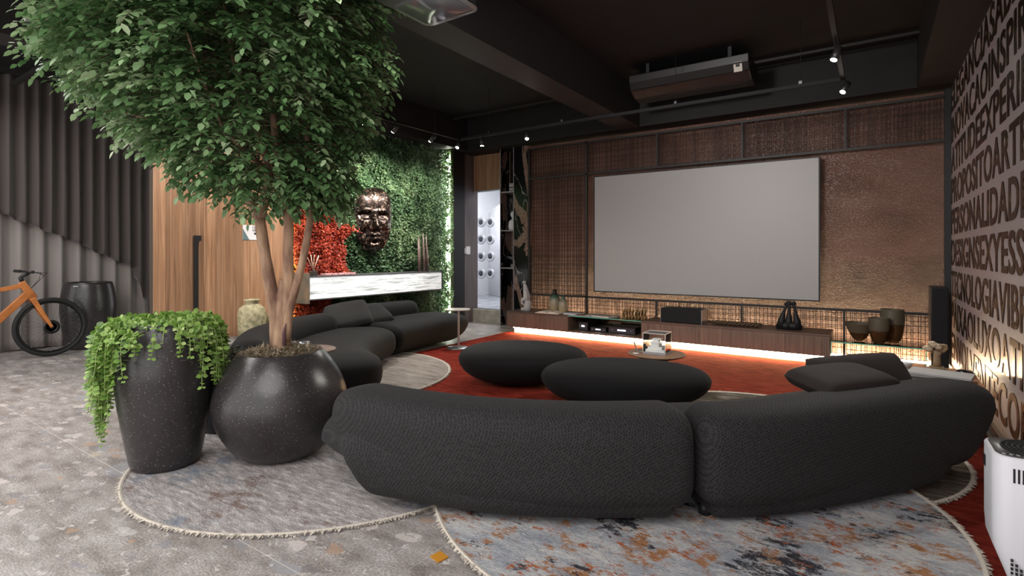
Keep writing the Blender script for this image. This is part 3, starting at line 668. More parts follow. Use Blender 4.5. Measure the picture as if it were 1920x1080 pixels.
# trailing plant: each stem with its round leaves is a part
VIN = m_leaf('fresh_green_leaf', [(0, (.06, .13, .02)), (.4, (.17, .31, .055)), (.75, (.32, .48, .12)), (1, (.52, .62, .26))], .45)
rv = random.Random(11)
ROUND = np.array([(0, 0, 0), (-.35, .25, .04), (-.42, .6, .05), (0, 1, 0), (.42, .6, .05), (.35, .25, .04)], float); RT = np.array([(0, 3, 1), (1, 3, 2), (0, 5, 3), (5, 4, 3)])
for k in range(210):
    an = rv.uniform(0, 2*PI)
    rad = rv.uniform(.02, .18); p = Vector((c1.x+rad*math.cos(an), c1.y+rad*math.sin(an), c1.z+.83))
    # left side (towards -camera right) hangs longest
    va_ = math.atan2(c1.y, c1.x); side = math.cos(an-(va_+PI/2)); front = math.cos(an-(va_+PI))
    right = max(0, -side)
    Lh = .16+.30*max(0, side)**1.3+.12*right+rv.uniform(-.10, .08)
    if front > .35 and abs(side) < .80: Lh = rv.uniform(-.06, .04) if rv.random() < .88 else rv.uniform(.15, .26)
    out = Vector((math.cos(an), math.sin(an), 0)); q = p.copy(); pts = [q.copy()]; vel = out*1.0+Vector((0, 0, rv.uniform(.3, 2.0)))
    L = 0; edge = .20+rv.uniform(0, .08)+.04*max(0, side)
    while L < Lh+.14 and len(pts) < 40:
        d = math.hypot(q.x-c1.x, q.y-c1.y)
        if d > edge: vel = vel*.55+Vector((0, 0, -.75))+out*.02
        else: vel = vel*.9+out*.28+Vector((0, 0, -.22))
        vel.x += rv.uniform(-.12, .12); vel.y += rv.uniform(-.12, .12)
        stp = vel.normalized()*.024; q = q+stp; L += .024; pts.append(q.copy())
        rw = math.hypot(q.x-c1.x, q.y-c1.y)
        if q.z < c1.z+.84 and rw < .275:
            s_ = .277/rw; q.x = c1.x+(q.x-c1.x)*s_; q.y = c1.y+(q.y-c1.y)*s_
    lp = []; ld = []; ln = []; ls = []
    for i, x in enumerate(pts[1:], 1):
        tn = (pts[i]-pts[i-1]).normalized(); sd = tn.cross(Vector((rv.uniform(-1, 1), rv.uniform(-1, 1), rv.uniform(0, 1)))).normalized()
        for sg in (1, -1):
            lp.append(x); ld.append(sd*sg+tn*.35+Vector((0, 0, .1))); ln.append(out*.7+Vector((0, 0, .6))+Vector((rv.uniform(-.5, .5), rv.uniform(-.5, .5), 0))); ls.append(rv.uniform(.022, .044)*(1.0 if i < len(pts)-3 else .7))
    me = leaf_mesh('trailing_stem', np.array([tuple(x) for x in lp]), np.array([tuple(x) for x in ld]), np.array([tuple(x) for x in ln]), np.array(ls), np.array([rv.betavariate(2, 2) for _ in lp]), ROUND, RT, .95)
    me.materials.append(VIN); mb = MB().tube(pts[::2] if len(pts) > 3 else pts, .0022, 4); tm = mb.mesh('stem'); tm.materials.append(VIN)
    bm = bmesh.new(); bm.from_mesh(me); lay = bm.faces.layers.float.get('rnd'); nf = len(bm.faces); bm.from_mesh(tm); bm.faces.ensure_lookup_table()
    lay = bm.faces.layers.float.get('rnd')
    for fc in bm.faces[nf:]: fc[lay] = .95
    bm.to_mesh(me); bm.free()
    put('trailing_stem', me, None, pt1)
# dark dried plant in the small planter
DRY = m_leaf('dark_dried_leaf', [(0, (.012, .012, .008)), (.6, (.045, .04, .025)), (1, (.10, .11, .06))], .7)
n = 1500; a = rng.uniform(0, 2*PI, n); rr = .22*np.sqrt(rng.uniform(0, 1, n)); pz = c3.z+.42+.20*rng.uniform(0, 1, n)*(1-rr/.30)
shift = CW(.05, -.02)
D = np.stack([np.cos(a)*.8+rng.normal(0, .4, n), np.sin(a)*.8+rng.normal(0, .4, n), rng.uniform(-.2, 1, n)], 1)
put('dried_foliage', leaf_mesh('dried_foliage', np.stack([c3.x+shift.x+rr*np.cos(a), c3.y+shift.y+rr*np.sin(a), pz], 1), D, rng.normal(0, 1, (n, 3)), rng.uniform(.03, .07, n), rng.uniform(0, 1, n), QL, QT, .6), DRY, pt3, kind='stuff')
# ------------------------------------------------------------------ TREE
tr = thing('indoor_tree', 'tall leafy ficus like tree with forked pale trunk in the round planter', 'tree', (c2.x, c2.y, c2.z+.6))
BARK = mat('peeling_tan_bark', (.42, .27, .17), .8, bump=1.0, bscale=30, var=.6, vscale=13, col2=(.17, .09, .06), stretch=(1, 1, .35))
W0 = 3.43
def pp(px, py, dw=0): return PW(px, py, W0+dw)
def limb(pts, r0, r1, seg=12):
    p, L = smooth_path([Vector(q) for q in pts], 28); rads = [(r0+(r1-r0)*i/27)*(1+.10*noise.noise(Vector((i*.45, r0*50, 0)))) for i in range(28)]
    return p, rads, seg
mb = MB(); LB = [
    limb([pp(526, 664), pp(526, 640), pp(528, 610), pp(529, 585), pp(530, 545), pp(532, 525)], .062, .028, 18),
    limb([pp(520, 650), pp(518, 600), pp(513, 565), pp(504, 520), pp(494, 460), pp(487, 410)], .045, .033, 14),
    limb([pp(487, 415), pp(470, 382), pp(440, 340), pp(390, 270, -.1), pp(330, 190, -.2), pp(250, 110, -.3)], .028, .010),
    limb([pp(487, 412), pp(498, 375), pp(503, 320, .05), pp(480, 230, .1), pp(440, 120, .1), pp(420, 0, .1)], .027, .010),
    limb([pp(534, 655), pp(536, 595), pp(541, 545), pp(540, 480), pp(541, 420), pp(532, 360), pp(520, 290, .1), pp(510, 160, .15), pp(520, 0, .2)], .040, .012, 14),
    limb([pp(536, 640, -.01), pp(542, 585, -.02), pp(553, 545, -.02), pp(565, 500, -.05), pp(577, 440, -.04), pp(583, 390, 0), pp(578, 320, .05), pp(577, 230, .12), pp(600, 100, .2), pp(640, 0, .2)], .028, .011),
    limb([pp(541, 425), pp(555, 395, .1), pp(600, 330, .25), pp(640, 230, .35), pp(670, 120, .4)], .018, .006, 8),
    limb([pp(440, 340), pp(400, 330, .2), pp(340, 290, .35), pp(280, 220, .5)], .014, .005, 8),
    limb([pp(503, 320, .05), pp(470, 290, -.15), pp(420, 240, -.35), pp(380, 150, -.5), pp(350, 60, -.6)], .016, .005, 8),
    limb([pp(390, 270, -.1), pp(360, 250, -.2), pp(300, 230, -.2), pp(230, 210, -.2)], .012, .004, 8),
    limb([pp(578, 320, -.1), pp(600, 270, .1), pp(640, 200, .3), pp(690, 90, .4)], .012, .004, 8)]
for p, rads, seg in LB: mb.tube(p, rads, seg)
put('trunk', mb, BARK, tr)
put('bark_scar', MB().tube([pp(533, 648, -.062), pp(532, 625, -.06), pp(536, 606, -.054)], [.012, .010, .002], 8), mat('purple_bare_wood', (.10, .05, .06), .8), tr, label='dark purple strip of bare wood')
# sprigs scattered in the crown: outline measured as half widths per height (at the tree's depth)
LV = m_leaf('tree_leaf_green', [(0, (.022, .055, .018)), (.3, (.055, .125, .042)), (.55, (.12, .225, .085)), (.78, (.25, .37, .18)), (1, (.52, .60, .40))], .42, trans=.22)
prof = [(395, 500, 600, .16), (370, 440, 640, .28), (345, 370, 660, .42), (315, 300, 655, .5), (285, 280, 645, .55), (250, 215, 665, .68), (210, 180, 695, .8), (170, 110, 705, .9), (120, 70, 730, 1.0), (70, 55, 755, 1.05), (20, 60, 755, 1.1), (-60, 100, 740, 1.05), (-160, 180, 680, .9), (-250, 260, 620, .6)]
def crown(py):
    l, r, d = crown0(py); return l+min(58, (r-l)*.14), r-14, d
def crown0(py):
    for (a, l0, r0, d0), (b, l1, r1, d1) in zip(prof, prof[1:]):
        if b <= py <= a: t = (a-py)/(a-b); return l0+(l1-l0)*t, r0+(r1-r0)*t, d0+(d1-d0)*t
    return prof[-1][1:]
rt = random.Random(5); LP = []; LD = []; LN = []; LS = []; LR = []
stems = MB(); ns = 0
while ns < 5600:
    py = rt.uniform(-240, 368); l, r, d = crown(py)
    if rt.random() > (r-l)/700: continue
    a = rt.uniform(0, 2*PI); q = rt.random()**.42
    cx = (l+r)/2; ux = cx+(r-l)/2*q*math.cos(a)*.93; dw = d*q*math.sin(a)
    cl = noise.noise(Vector((ux*.011, py*.011, dw*1.8)))
    if cl < -.16 and rt.random() < .6: continue
    w = W0+dw*.75
    # keep the real size of the crown: point in the room from its offset at the tree's own depth
    base = PW(ux, py, W0)+CW(0, dw*.75)*1.0
    if -2.8 < base.x < -1.85 and 1.9 < base.y < 2.95 and base.z > 2.6: continue
    if base.z > 3.62 or base.z < 1.56: continue
    ctr = PW(480, min(330, py+90), W0); out = (base-ctr); out.z *= .5; out.normalize()
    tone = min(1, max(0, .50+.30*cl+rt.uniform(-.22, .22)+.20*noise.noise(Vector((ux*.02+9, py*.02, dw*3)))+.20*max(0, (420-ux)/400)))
    dr = (out+Vector((rt.uniform(-.5, .5), rt.uniform(-.5, .5), rt.uniform(-.55, .25)))).normalized(); x = base.copy(); nl = rt.randint(7, 11); spts = [x.copy()]
    sz = rt.uniform(.040, .062)
    for i in range(nl):
        dr = (dr+Vector((0, 0, -.10))).normalized(); x = x+dr*.021; spts.append(x.copy())
        sd = dr.cross(Vector((0, 0, 1))+Vector((rt.uniform(-.4, .4), rt.uniform(-.4, .4), 0))).normalized()*(1 if i % 2 else -1)
        if i == nl-1: sd = dr*2
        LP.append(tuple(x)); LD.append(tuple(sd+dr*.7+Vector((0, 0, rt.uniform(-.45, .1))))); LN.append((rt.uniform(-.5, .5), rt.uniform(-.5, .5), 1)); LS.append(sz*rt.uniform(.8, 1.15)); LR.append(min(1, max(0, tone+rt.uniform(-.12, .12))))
    if ns % 2 == 0: stems.tube([spts[0]-dr*.05, spts[len(spts)//2], spts[-1]], [.0025, .0018, .001], 3, cap=False)
    ns += 1
LP, LD, LN, LS, LR = map(np.array, (LP, LD, LN, LS, LR))
# nearest and lowest leaves in view become leaves of their own
R_ = Matrix.Rotation(-TH, 3, 'Z'); cu_ = LP[:, 0]*CT+LP[:, 1]*ST; cw_ = -LP[:, 0]*ST+LP[:, 1]*CT; py_ = HZ-(LP[:, 2]-EYE)*F/cw_
vis = np.where((py_ > 10) & (np.abs(cu_/cw_) < .95))[0]; near = vis[np.argsort((cw_/LS)[vis])[:300]]
rest = np.setdiff1d(np.arange(len(LP)), near)
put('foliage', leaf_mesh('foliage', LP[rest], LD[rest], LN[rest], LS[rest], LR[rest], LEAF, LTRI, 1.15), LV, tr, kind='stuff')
lm = []
for k in range(6):
    me = leaf_mesh('leaf', np.zeros((1, 3)), np.array([[0, 1., 0]]), np.array([[0, 0, 1.]]), np.array([1.]), np.array([.25+.13*k]), LEAF, LTRI, 1.15); me.materials.append(LV); lm.append(me)
FR_ = frames(LD[near], LN[near])
for k, i in enumerate(near):
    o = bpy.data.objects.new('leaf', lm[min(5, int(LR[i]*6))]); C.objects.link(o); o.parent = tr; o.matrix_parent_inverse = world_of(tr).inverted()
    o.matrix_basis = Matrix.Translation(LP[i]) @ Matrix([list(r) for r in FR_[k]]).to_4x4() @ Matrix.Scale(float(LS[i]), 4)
put('twigs', stems, mat('twig_brown', (.10, .055, .035), .8), tr, kind='stuff')
# ------------------------------------------------------------------ GREEN WALL
gwt = thing('living_wall', 'vertical garden of green foliage with a red flowering patch', 'plant wall', (-6.3, 5.6, 0))
def tufts(n, y0, y1, z0, z1, keep, size, rndf, name, m, x=-6.33, dx=.10):
    y = rng.uniform(y0, y1, n); z = rng.uniform(z0, z1, n)
    hgt = np.array([noise.noise(Vector((0, a*4.5, b*4.5))) for a, b in zip(y, z)])
    k = keep(y, z, hgt); y, z, hgt = y[k], z[k], hgt[k]; n = len(y)
    px_ = x+dx*(.35+.65*rng.uniform(0, 1, n))*(1+.8*hgt)
    D = np.stack([rng.uniform(.1, .9, n), rng.normal(0, .7, n), rng.normal(-.1, .7, n)], 1)
    N = np.stack([np.ones(n), rng.normal(0, .6, n), rng.uniform(0, 1.2, n)], 1)
    put(name, leaf_mesh(name, np.stack([px_, y, z], 1), D, N, rng.uniform(size*.6, size*1.4, n), np.clip(rndf(y, z, hgt, n), 0, 1), QL, QT, .95), m, gwt, kind='stuff')
GRN = m_leaf('garden_green_leaf', [(0, (.02, .055, .022)), (.3, (.07, .14, .06)), (.55, (.15, .25, .12)), (.8, (.28, .38, .20)), (1, (.45, .52, .33))], .5, trans=.3)
RDL = m_leaf('red_leaf', [(0, (.12, .008, .006)), (.45, (.42, .05, .022)), (.8, (.60, .11, .05)), (1, (.75, .28, .04))], .5, trans=.3)
def redmask(y, z, h):
    lim = 5.02+.10*h*3; upper = 2.25-.75*np.clip((y-4.15)/.9, 0, 1)+.25*h
    return ((y < lim) & (z < upper) & (z > .98)) | ((y < 4.62+.2*h) & (z < .85))
zn = lambda y, z: np.array([noise.noise(Vector((5, a*2.2, b*2.2))) for a, b in zip(y, z)])
tufts(52000, 4.12, 7.14, .03, 3.10, lambda y, z, h: ~redmask(y, z, h), .042, lambda y, z, h, n: .42+.42*zn(y, z)+.22*h+rng.normal(0, .12, n), 'green_foliage', GRN)
tufts(26000, 4.10, 5.2, .05, 2.5, redmask, .034, lambda y, z, h, n: .42+.3*h+rng.normal(0, .14, n)+.55*np.clip((4.32-y)/.22, 0, 1), 'red_foliage', RDL, x=-6.31)
tufts(2600, 7.00, 7.17, .03, 3.08, lambda y, z, h: (h > -.25), .045, lambda y, z, h, n: .6+.3*h+rng.normal(0, .12, n), 'edge_foliage', GRN, x=-6.26, dx=.09)
put('led_strip', MB().box(-6.30, -6.215, 7.150, 7.158, .05, 3.08), LEDC, gwt, label='white light strip behind right edge')
put('led_strip', MB().box(-6.40, -6.385, 4.065, 4.085, .35, 2.3), LEDC, gwt, label='white light strip in left gap')
# shelf light box of back lit stone
lb = thing('light_box_shelf', 'long floating light box of back lit white stone on the plant wall', 'light shelf', (-6.0, 5.4, .70))
t = NT('backlit_white_onyx', rough=.3)
n1 = t.n('TexNoise', i_Scale=3.0, i_Detail=10.0, i_Roughness=.7, i_Distortion=.4, i_Vector=t.map(t.pos, (1, .7, 12)))
c_ = t.ramp(n1.outputs['Fac'], [(.27, (.02, .03, .035)), (.36, (.25, .28, .29)), (.46, (.62, .66, .66)), (.58, (1, 1, 1))]); t.col(c_); t.link(c_, t.b.inputs['Emission Color']); t.b.inputs['Emission Strength'].default_value = .26
put('stone_panel', MB().box(-5.915, -5.90, 4.11, 6.58, .715, .99), t.m, lb)
SLATE = mat('dark_slate_frame', (.07, .075, .08), .5)
put('case', MB().box(-6.34, -5.915, 4.10, 6.60, .70, 1.005).box(-5.915, -5.895, 4.10, 6.60, .70, .715).box(-5.915, -5.895, 4.10, 6.60, .99, 1.005).box(-5.915, -5.893, 6.58, 6.61, .70, 1.015), SLATE, lb)
put('end_panel', MB().box(-6.30, -5.895, 4.06, 4.10, .66, 1.05), mat('weathered_copper_panel', (.34, .24, .15), .5, .3, var=.4, vscale=4, col2=(.16, .15, .12)), lb, label='brown copper end panel')
# diffuser
df = thing('reed_diffuser', 'small dark reed diffuser with pale sticks on left end of light box', 'diffuser', (-6.02, 4.24, 1.006))
put('bottle', MB().box(-6.06, -5.98, 4.20, 4.28, 1.006, 1.07), mat('dark_label_bottle', (.04, .035, .03), .3), df, bevel=.006)
put('neck', MB().lathe([(.016, 1.07), (.016, 1.10)], (-6.02, 4.24, 0), 12), GLASS, df)
for k in range(6):
    a = -0.45+.18*k; put('reed', MB().tube([(-6.02, 4.24, 1.075), (-6.02+.03*math.sin(k*2), 4.24+.22*math.sin(a), 1.075+.21*math.cos(a))], .0028, 5), mat('pale_reed', (.7, .55, .4), .7), df)
for k in range(5):
    o = put('box_set', MB().box(-6.12, -6.0, 4.42+.10*k, 4.51+.10*k, 1.006, 1.03), mat('pink_white_card', (.6, .3, .3), .6), cat='box', group='small boxes lined up on the light box', bevel=.003)
    o['label'] = ['leftmost of the five small pink boxes on the light box', 'second from left of the five small pink boxes on the light box', 'middle one of the five small pink boxes on the light box', 'fourth from left of the small pink boxes on the light box', 'rightmost of the five small pink boxes on the light box'][k]
for k, (y_, hh, dx) in enumerate([(6.24, .50, 0), (6.33, .62, .02), (6.42, .60, .0), (6.30, .58, -.05)]):
    o = put('tapered_rod', MB().tube([(-6.06+dx, y_, 1.006), (-6.07+dx, y_-.02+.005*k, 1.006+hh*.6), (-6.075+dx, y_-.02, 1.006+hh)], [.026, .017, .006], 10), mat('striped_brown_rod', (.16, .08, .07), .35, var=.7, vscale=30, col2=(.35, .27, .24), stretch=(6, 6, .3)), cat='ornament', group='tall tapered rods on light box')
    o['label'] = ['shortest tapered rod of the four, leftmost on the light box', 'tallest tapered rod of the four on the light box', 'rightmost tapered rod of the four on the light box', 'tapered rod at the back of the four on the light box'][k]
# mosaic face
def face_mesh():
    na, nb_ = 64, 96; v = []
    Wk = [(-1, .02), (-.93, .2), (-.82, .33), (-.6, .455), (-.3, .56), (0, .615), (.3, .635), (.55, .61), (.75, .52), (.9, .36), (.97, .2), (1, .02)]
    def W(b):
        for (p, q), (r, s) in zip(Wk, Wk[1:]):
            if b <= r: t = (b-p)/(r-p); t = t*t*(3-2*t) if False else t; return q+(s-q)*t
        return .02
    G = lambda x, y, cx, cy, sx, sy: math.exp(-((x-cx)/sx)**2-((y-cy)/sy)**2)
    for j in range(nb_+1):
        b = -1+2*j/nb_; w_ = W(b)
        for i in range(na+1):
            s_ = -1+2*i/na; a = w_*math.sin(s_*PI/2)
            d = .50*math.sqrt(max(0, 1-(a/.66)**2*.95))*(max(0, 1-abs(b)**3.2))**.55
            for sg in (-1, 1):
                d -= .17*G(a, b, sg*.25, .10, .16, .095); d += .095*G(a, b, sg*.25, .085, .095, .05)
                d += .05*G(a, b, sg*.27, .235, .2, .045); d += .05*G(a, b, sg*.33, -.16, .14, .14); d -= .02*G(a, b, sg*.25, .10, .10, .012)
                d += .06*G(a, b, sg*.085, -.245, .05, .045); d -= .06*G(a, b, sg*.30, -.42, .12, .2)
            if b < .25: d += .23*G(a, 0, 0, 0, .075, 1)*max(0, min(1, (.27-b)/.5))*(1 if b > -.24 else max(0, 1-(-.24-b)/.07))
            d += .10*G(a, b, 0, -.455, .16, .038)+.11*G(a, b, 0, -.565, .13, .045)-.07*G(a, b, 0, -.51, .20, .016)+.11*G(a, b, 0, -.80, .15, .10)-.04*G(a, b, 0, -.36, .03, .05)-.05*G(a, b, 0, -.67, .12, .04)
            v.append((a, d, b))
    f = [(j*(na+1)+i, j*(na+1)+i+1, (j+1)*(na+1)+i+1, (j+1)*(na+1)+i) for j in range(nb_) for i in range(na)]
    mb = MB(); mb.add(v, f, True); return mb
fm = face_mesh(); me = fm.mesh('face'); 
# local: x right(as seen), y depth outwards, z up -> turned on the wall towards the room
me.transform(Matrix.Scale(.505, 4)); me.transform(Matrix.Diagonal((1, .95, 1, 1)))
Mf = Matrix.Translation((-6.27, 5.38, 1.80)) @ Matrix.Rotation(math.radians(-90-20), 4, 'Z') @ Matrix.Rotation(math.radians(2), 4, 'X')
t = NT('bronze_mosaic', rough=.3, metal=.8)
vo = t.n('TexVoronoi', i_Scale=42.0, i_Vector=t.obj); sep = t.n('SeparateColor'); t.link(vo.outputs['Color'], sep.inputs[0])
t.col(t.ramp(sep.outputs[0], [(0, (.015, .010, .008)), (.5, (.05, .032, .025)), (.8, (.13, .085, .065)), (.93, (.35, .26, .20))], 'CONSTANT'))
t.bump(sep.outputs[1], .5, .006)
fo = put('face_sculpture', me, t.m, label='bronze mosaic face sculpture mounted on the leaf wall', cat='sculpture'); fo.matrix_world = Mf
s_ = fo.modifiers.new('t', 'SOLIDIFY'); s_.thickness = .03; s_.offset = 1
# plinth, jars, sign
put('low_plinth', MB().box(-6.30, -5.80, 2.95, 4.0, 0, .31), mat('grey_plinth_paint', (.20, .19, .185), .6), label='low grey plinth before the plank wall under the jars', cat='plinth', bevel=.005)
JAR = mat('mossy_glazed_clay', (.46, .40, .25), .7, bump=.5, bscale=30, var=.6, vscale=22, col2=(.22, .21, .11))
jp = [(.10, 0), (.135, .02), (.15, .12), (.155, .26), (.14, .34), (.10, .38), (.07, .40), (.068, .425), (.09, .435), (.088, .45), (.06, .452)]
def jar(label, x, y, s, mt=JAR):
    put('clay_jar', MB().lathe([(1e-4, 0)]+[(r*s, z*s) for r, z in jp]+[(.055*s, .40*s), (1e-4, .39*s)], (x, y, .311), 32), mt, label=label, cat='jar', group='mossy clay jars on the plinth')
jar('larger mossy green clay jar on the plinth left of the trunk', -6.03, 3.42, 1.0)
jar('smaller mossy green clay jar partly hidden by the tree trunk', -6.06, 3.72, .70)
sg = thing('wall_sign', 'white printed notice sheet on the plank wall behind the tree', 'sign', (-6.30, 3.42, 1.6))
def wy(px, X=-6.3): t_ = (px-960)/F; w = X/(CT*t_-ST); return w*(ST*t_+CT), w
ya, wa = wy(455); yb, wb_ = wy(498); zt = EYE+(HZ-421.5)*wa/F; zb = EYE+(HZ-449.5)*wa/F
put('sheet', MB().box(-6.302, -6.296, ya, yb, zb, zt), mat('paper_white', (.75, .73, .75), .5), sg)
dy = yb-ya; dz = zt-zb
put('print', MB().add([(-6.295, ya, zb), (-6.295, ya+dy*.28, zb), (-6.295, ya, zb+dz*.75)], [(0, 1, 2)]), mat('teal_print', (.12, .19, .2), .5), sg, label='grey teal triangle')
put('print', MB().box(-6.2955, -6.295, ya+dy*.48, ya+dy*.64, zb+dz*.36, zb+dz*.50), mat('black_print', (.01, .01, .01), .5), sg, label='black bar')
me = text_mesh('COMO\nUSE A', .035, .001); me.transform(Matrix(((0, 0, 1, -6.2948), (1, 0, 0, ya+dy*.40), (0, 1, 0, zt-dz*.22), (0, 0, 0, 1)))); put('print', me, mat('black_print', (0, 0, 0)), sg, label='small black heading')
# ------------------------------------------------------------------ CONSOLE AND ITS THINGS
YF = 7.05; ZC = .367
def on(px, Y=7.3, z=ZC): x, w = YX(px, Y); return Vector((x, Y, z)), w
XL, XG0, XG1, XE = YX(950, YF)[0], YX(1065, YF)[0], YX(1202, YF)[0], YX(1556, YF)[0]; XJ = YX(1360, YF)[0]
cab = thing('media_console', 'long low walnut media console under the screen with glass middle bay', 'console', (XL, YF, .1))
for a, b in ((XL, XG0), (XG1, XE)):
    put('cabinet', MB().box(a, b, YF+.018, 7.60, .115, ZC-.022), WOODD, cab)
    put('top_board', MB().box(a, b, YF, 7.62, ZC-.022, ZC), m_wood('walnut_top', [(.075, .045, .032), (.12, .075, .053), (.16, .10, .075)], sc_=(.8, 24, 24)), cab, bevel=.0015)
for a, b in ((XL, XL+.62), (XL+.62, XG0), (XG1, XJ), (XJ, XE)):
    put('drawer_front', MB().box(a+.0015, b-.0015, YF, YF+.018, .115, ZC-.024), WOODD, cab)
put('bay_floor', MB().box(XG0, XG1, YF, 7.6, .115, .135), WOODD, cab)
put('bay_back', MB().box(XG0, XG1, 7.58, 7.6, .135, ZC-.012), mat('bronze_mirror', (.10, .075, .05), .15, .9), cab)
put('glass_top', MB().box(XG0, XG1, YF, 7.62, ZC-.012, ZC), THIN, cab)
put('glass_edge', MB().box(XG0, XG1, YF-.001, YF, ZC-.012, ZC-.003), EDGEG, cab, label='green glass edge')
put('plinth_base', MB().box(XL+.1, XE-.05, YF+.075, 7.55, .018, .115), mat('plinth_white_board', (.85, .82, .76), .6), cab)
put('led_strip', MB().box(XL+.10, XE-.05, YF+.045, YF+.070, .098, .1145), LEDW, cab, label='glowing warm LED strip under the console')
BX = mat('black_plastic', (.012, .012, .013), .3)
for k, (pa, pb, hh, lab) in enumerate([(1090, 1108, .13, 'small dark box device inside the glass bay, leftmost'), (1112, 1142, .07, 'flat black player inside the glass bay, middle'), (1146, 1196, .10, 'wide black amplifier inside the glass bay on the right')]):
    a, b = on(pa, 7.3)[0].x, on(pb, 7.3)[0].x; t_ = thing('amplifier', lab, 'electronics', ((a+b)/2, 7.3, .136)); put('case', MB().box(a, b, 7.2, 7.5, .136, .136+hh), BX, t_, bevel=.003)
    put('front_panel', MB().box(a+.01, b-.01, 7.196, 7.2, .15, .136+hh-.012), mat('brushed_dark_metal', (.12, .12, .13), .3, .8), t_)
    put('display', MB().box(a+(b-a)*.35, a+(b-a)*.65, 7.193, 7.196, .136+hh*.45, .136+hh*.62), emis('white_display', (.8, .8, 1), 2.5), t_, label='lit display')
    for q in (.15, .85): put('dial', MB().lathe([(.012, 0), (.012, .012)], (0, 0, 0), 12, M=Matrix.Translation((a+(b-a)*q, 7.196, .136+hh*.5)) @ Matrix.Rotation(PI/2, 4, 'X')), CHROME, t_)
# glass display case
XC0, XC1 = XE+.01, .46
gc = thing('glass_display_case', 'low glass display case at the right end of the console', 'display case', ((XC0+XC1)/2, 7.3, .02))
put('glass_top', MB().box(XC0, XC1, YF, 7.60, .285, .297), THIN, gc); put('side_pane', MB().box(XC0, XC0+.008, YF, 7.6, .05, .285), THIN, gc); put('side_pane', MB().box(XC1-.008, XC1, YF, 7.6, .05, .285), THIN, gc)
put('glass_edge', MB().box(XC0, XC1, YF-.001, YF, .285, .296).box(XC0, XC0+.009, YF-.001, YF, .05, .285).box(XC1-.009, XC1, YF-.001, YF, .05, .285), EDGEG, gc, label='green glass edge')
put('base_board', MB().box(XC0, XC1, YF, 7.6, .018, .05), m_wood('pale_oak', [(.3, .18, .1), (.42, .26, .15), (.5, .33, .2)]), gc)
AMB = mat('smoked_amber_glass', (.22, .12, .05), .12, trans=.75, ior=1.4); AMT = mat('frosted_smoke_glass', (.16, .135, .09), .5, trans=.35)
def vessel(label, px, Y, prof, split):
    p, w = on(px, Y, .298); t_ = thing('glass_vessel', label, 'vase', p, 'smoked glass vessels on the display case'); th = .008
    pr = smooth_prof(prof); lo = [q for q in pr if q[1] <= split]; hi = [q for q in pr if q[1] >= lo[-1][1]-1e-6]
    put('lower_body', MB().lathe([(1e-4, 0)]+lo+[(max(1e-3, r-th), z) for r, z in lo[::-1] if z > .025]+[(1e-4, .025)], p, 36), AMB, t_)
    put('frosted_rim', MB().lathe(hi+[(r-th, z) for r, z in hi[::-1]], p, 36), AMT, t_, label='frosted grooved upper part')
vessel('wide conical smoked glass bowl, leftmost on the display case', 1611, 7.28, [(.03, 0), (.065, .03), (.10, .09), (.125, .15), (.15, .205)], .10)
vessel('medium tapered smoked glass vase in front of the tall one', 1648, 7.16, [(.045, 0), (.07, .04), (.09, .12), (.10, .20), (.102, .285)], .15)
vessel('tallest smoked glass vase on the display case, at right', 1673, 7.36, [(.05, 0), (.09, .05), (.11, .16), (.115, .26), (.112, .37)], .21)
# centre speaker
a, b = on(1243, 7.2)[0].x, on(1318, 7.2)[0].x
cs = thing('centre_speaker', 'black box centre speaker on the console below the screen', 'speaker', ((a+b)/2, 7.3, ZC))
put('cabinet', MB().box(a, b, 7.12, 7.42, ZC+.006, ZC+.185), mat('black_grille_cloth', (.01, .01, .011), .85), cs, bevel=.006)
for x in (a-.006, b): put('side_panel', MB().box(x, x+.006, 7.11, 7.43, ZC+.001, ZC+.19), mat('silver_side', (.45, .45, .46), .3, .8), cs)
# black sculpture with joined figures
p, w = on(1481, 7.25); Bk = mat('black_clay', (.010, .010, .011), .6); mb = MB()
mb.tube([p+Vector((-.15, 0, .03)), p+Vector((-.05, 0, .05)), p+Vector((.06, 0, .05)), p+Vector((.13, 0, .035))], [.03, .05, .05, .03], 16)
for dx, tw in ((-.085, .03), (-.01, 0), (.07, .0)):
    mb.tube([p+Vector((dx*1.15, 0, .03)), p+Vector((dx*1.05, 0, .12)), p+Vector((dx*.85, 0, .20)), p+Vector((dx*.75+tw*.6, 0, .27)), p+Vector((dx*.6+tw, 0, .32))], [.055, .04, .022, .014, .022], 12)
    mb.sphere(p+Vector((dx*.62+tw, 0, .325)), .026, 12, 8)
mb.tube([p+Vector((-.06, 0, .31)), p+Vector((.05, 0, .315))], .018, 10)
put('figure_sculpture', mb, Bk, label='black sculpture of three joined figures on right end of console', cat='sculpture')
# braided driftwood piece
p0, _ = on(1336, 7.2); p1, _ = on(1428, 7.2); mb = MB()
for k in range(3):
    mb.tube([p0.lerp(p1, i/26)+Vector((0, .028*math.sin(i*.9+k*2.1), .034+.018*math.cos(i*.9+k*2.1))) for i in range(27)], [.007+.009*min(1, min(i, 26-i)/2) for i in range(27)], 8)
put('braided_ornament', mb, mat('dark_brown_braid', (.07, .04, .02), .6, bump=.6, bscale=80), label='long dark braided wood ornament lying on the console', cat='ornament')
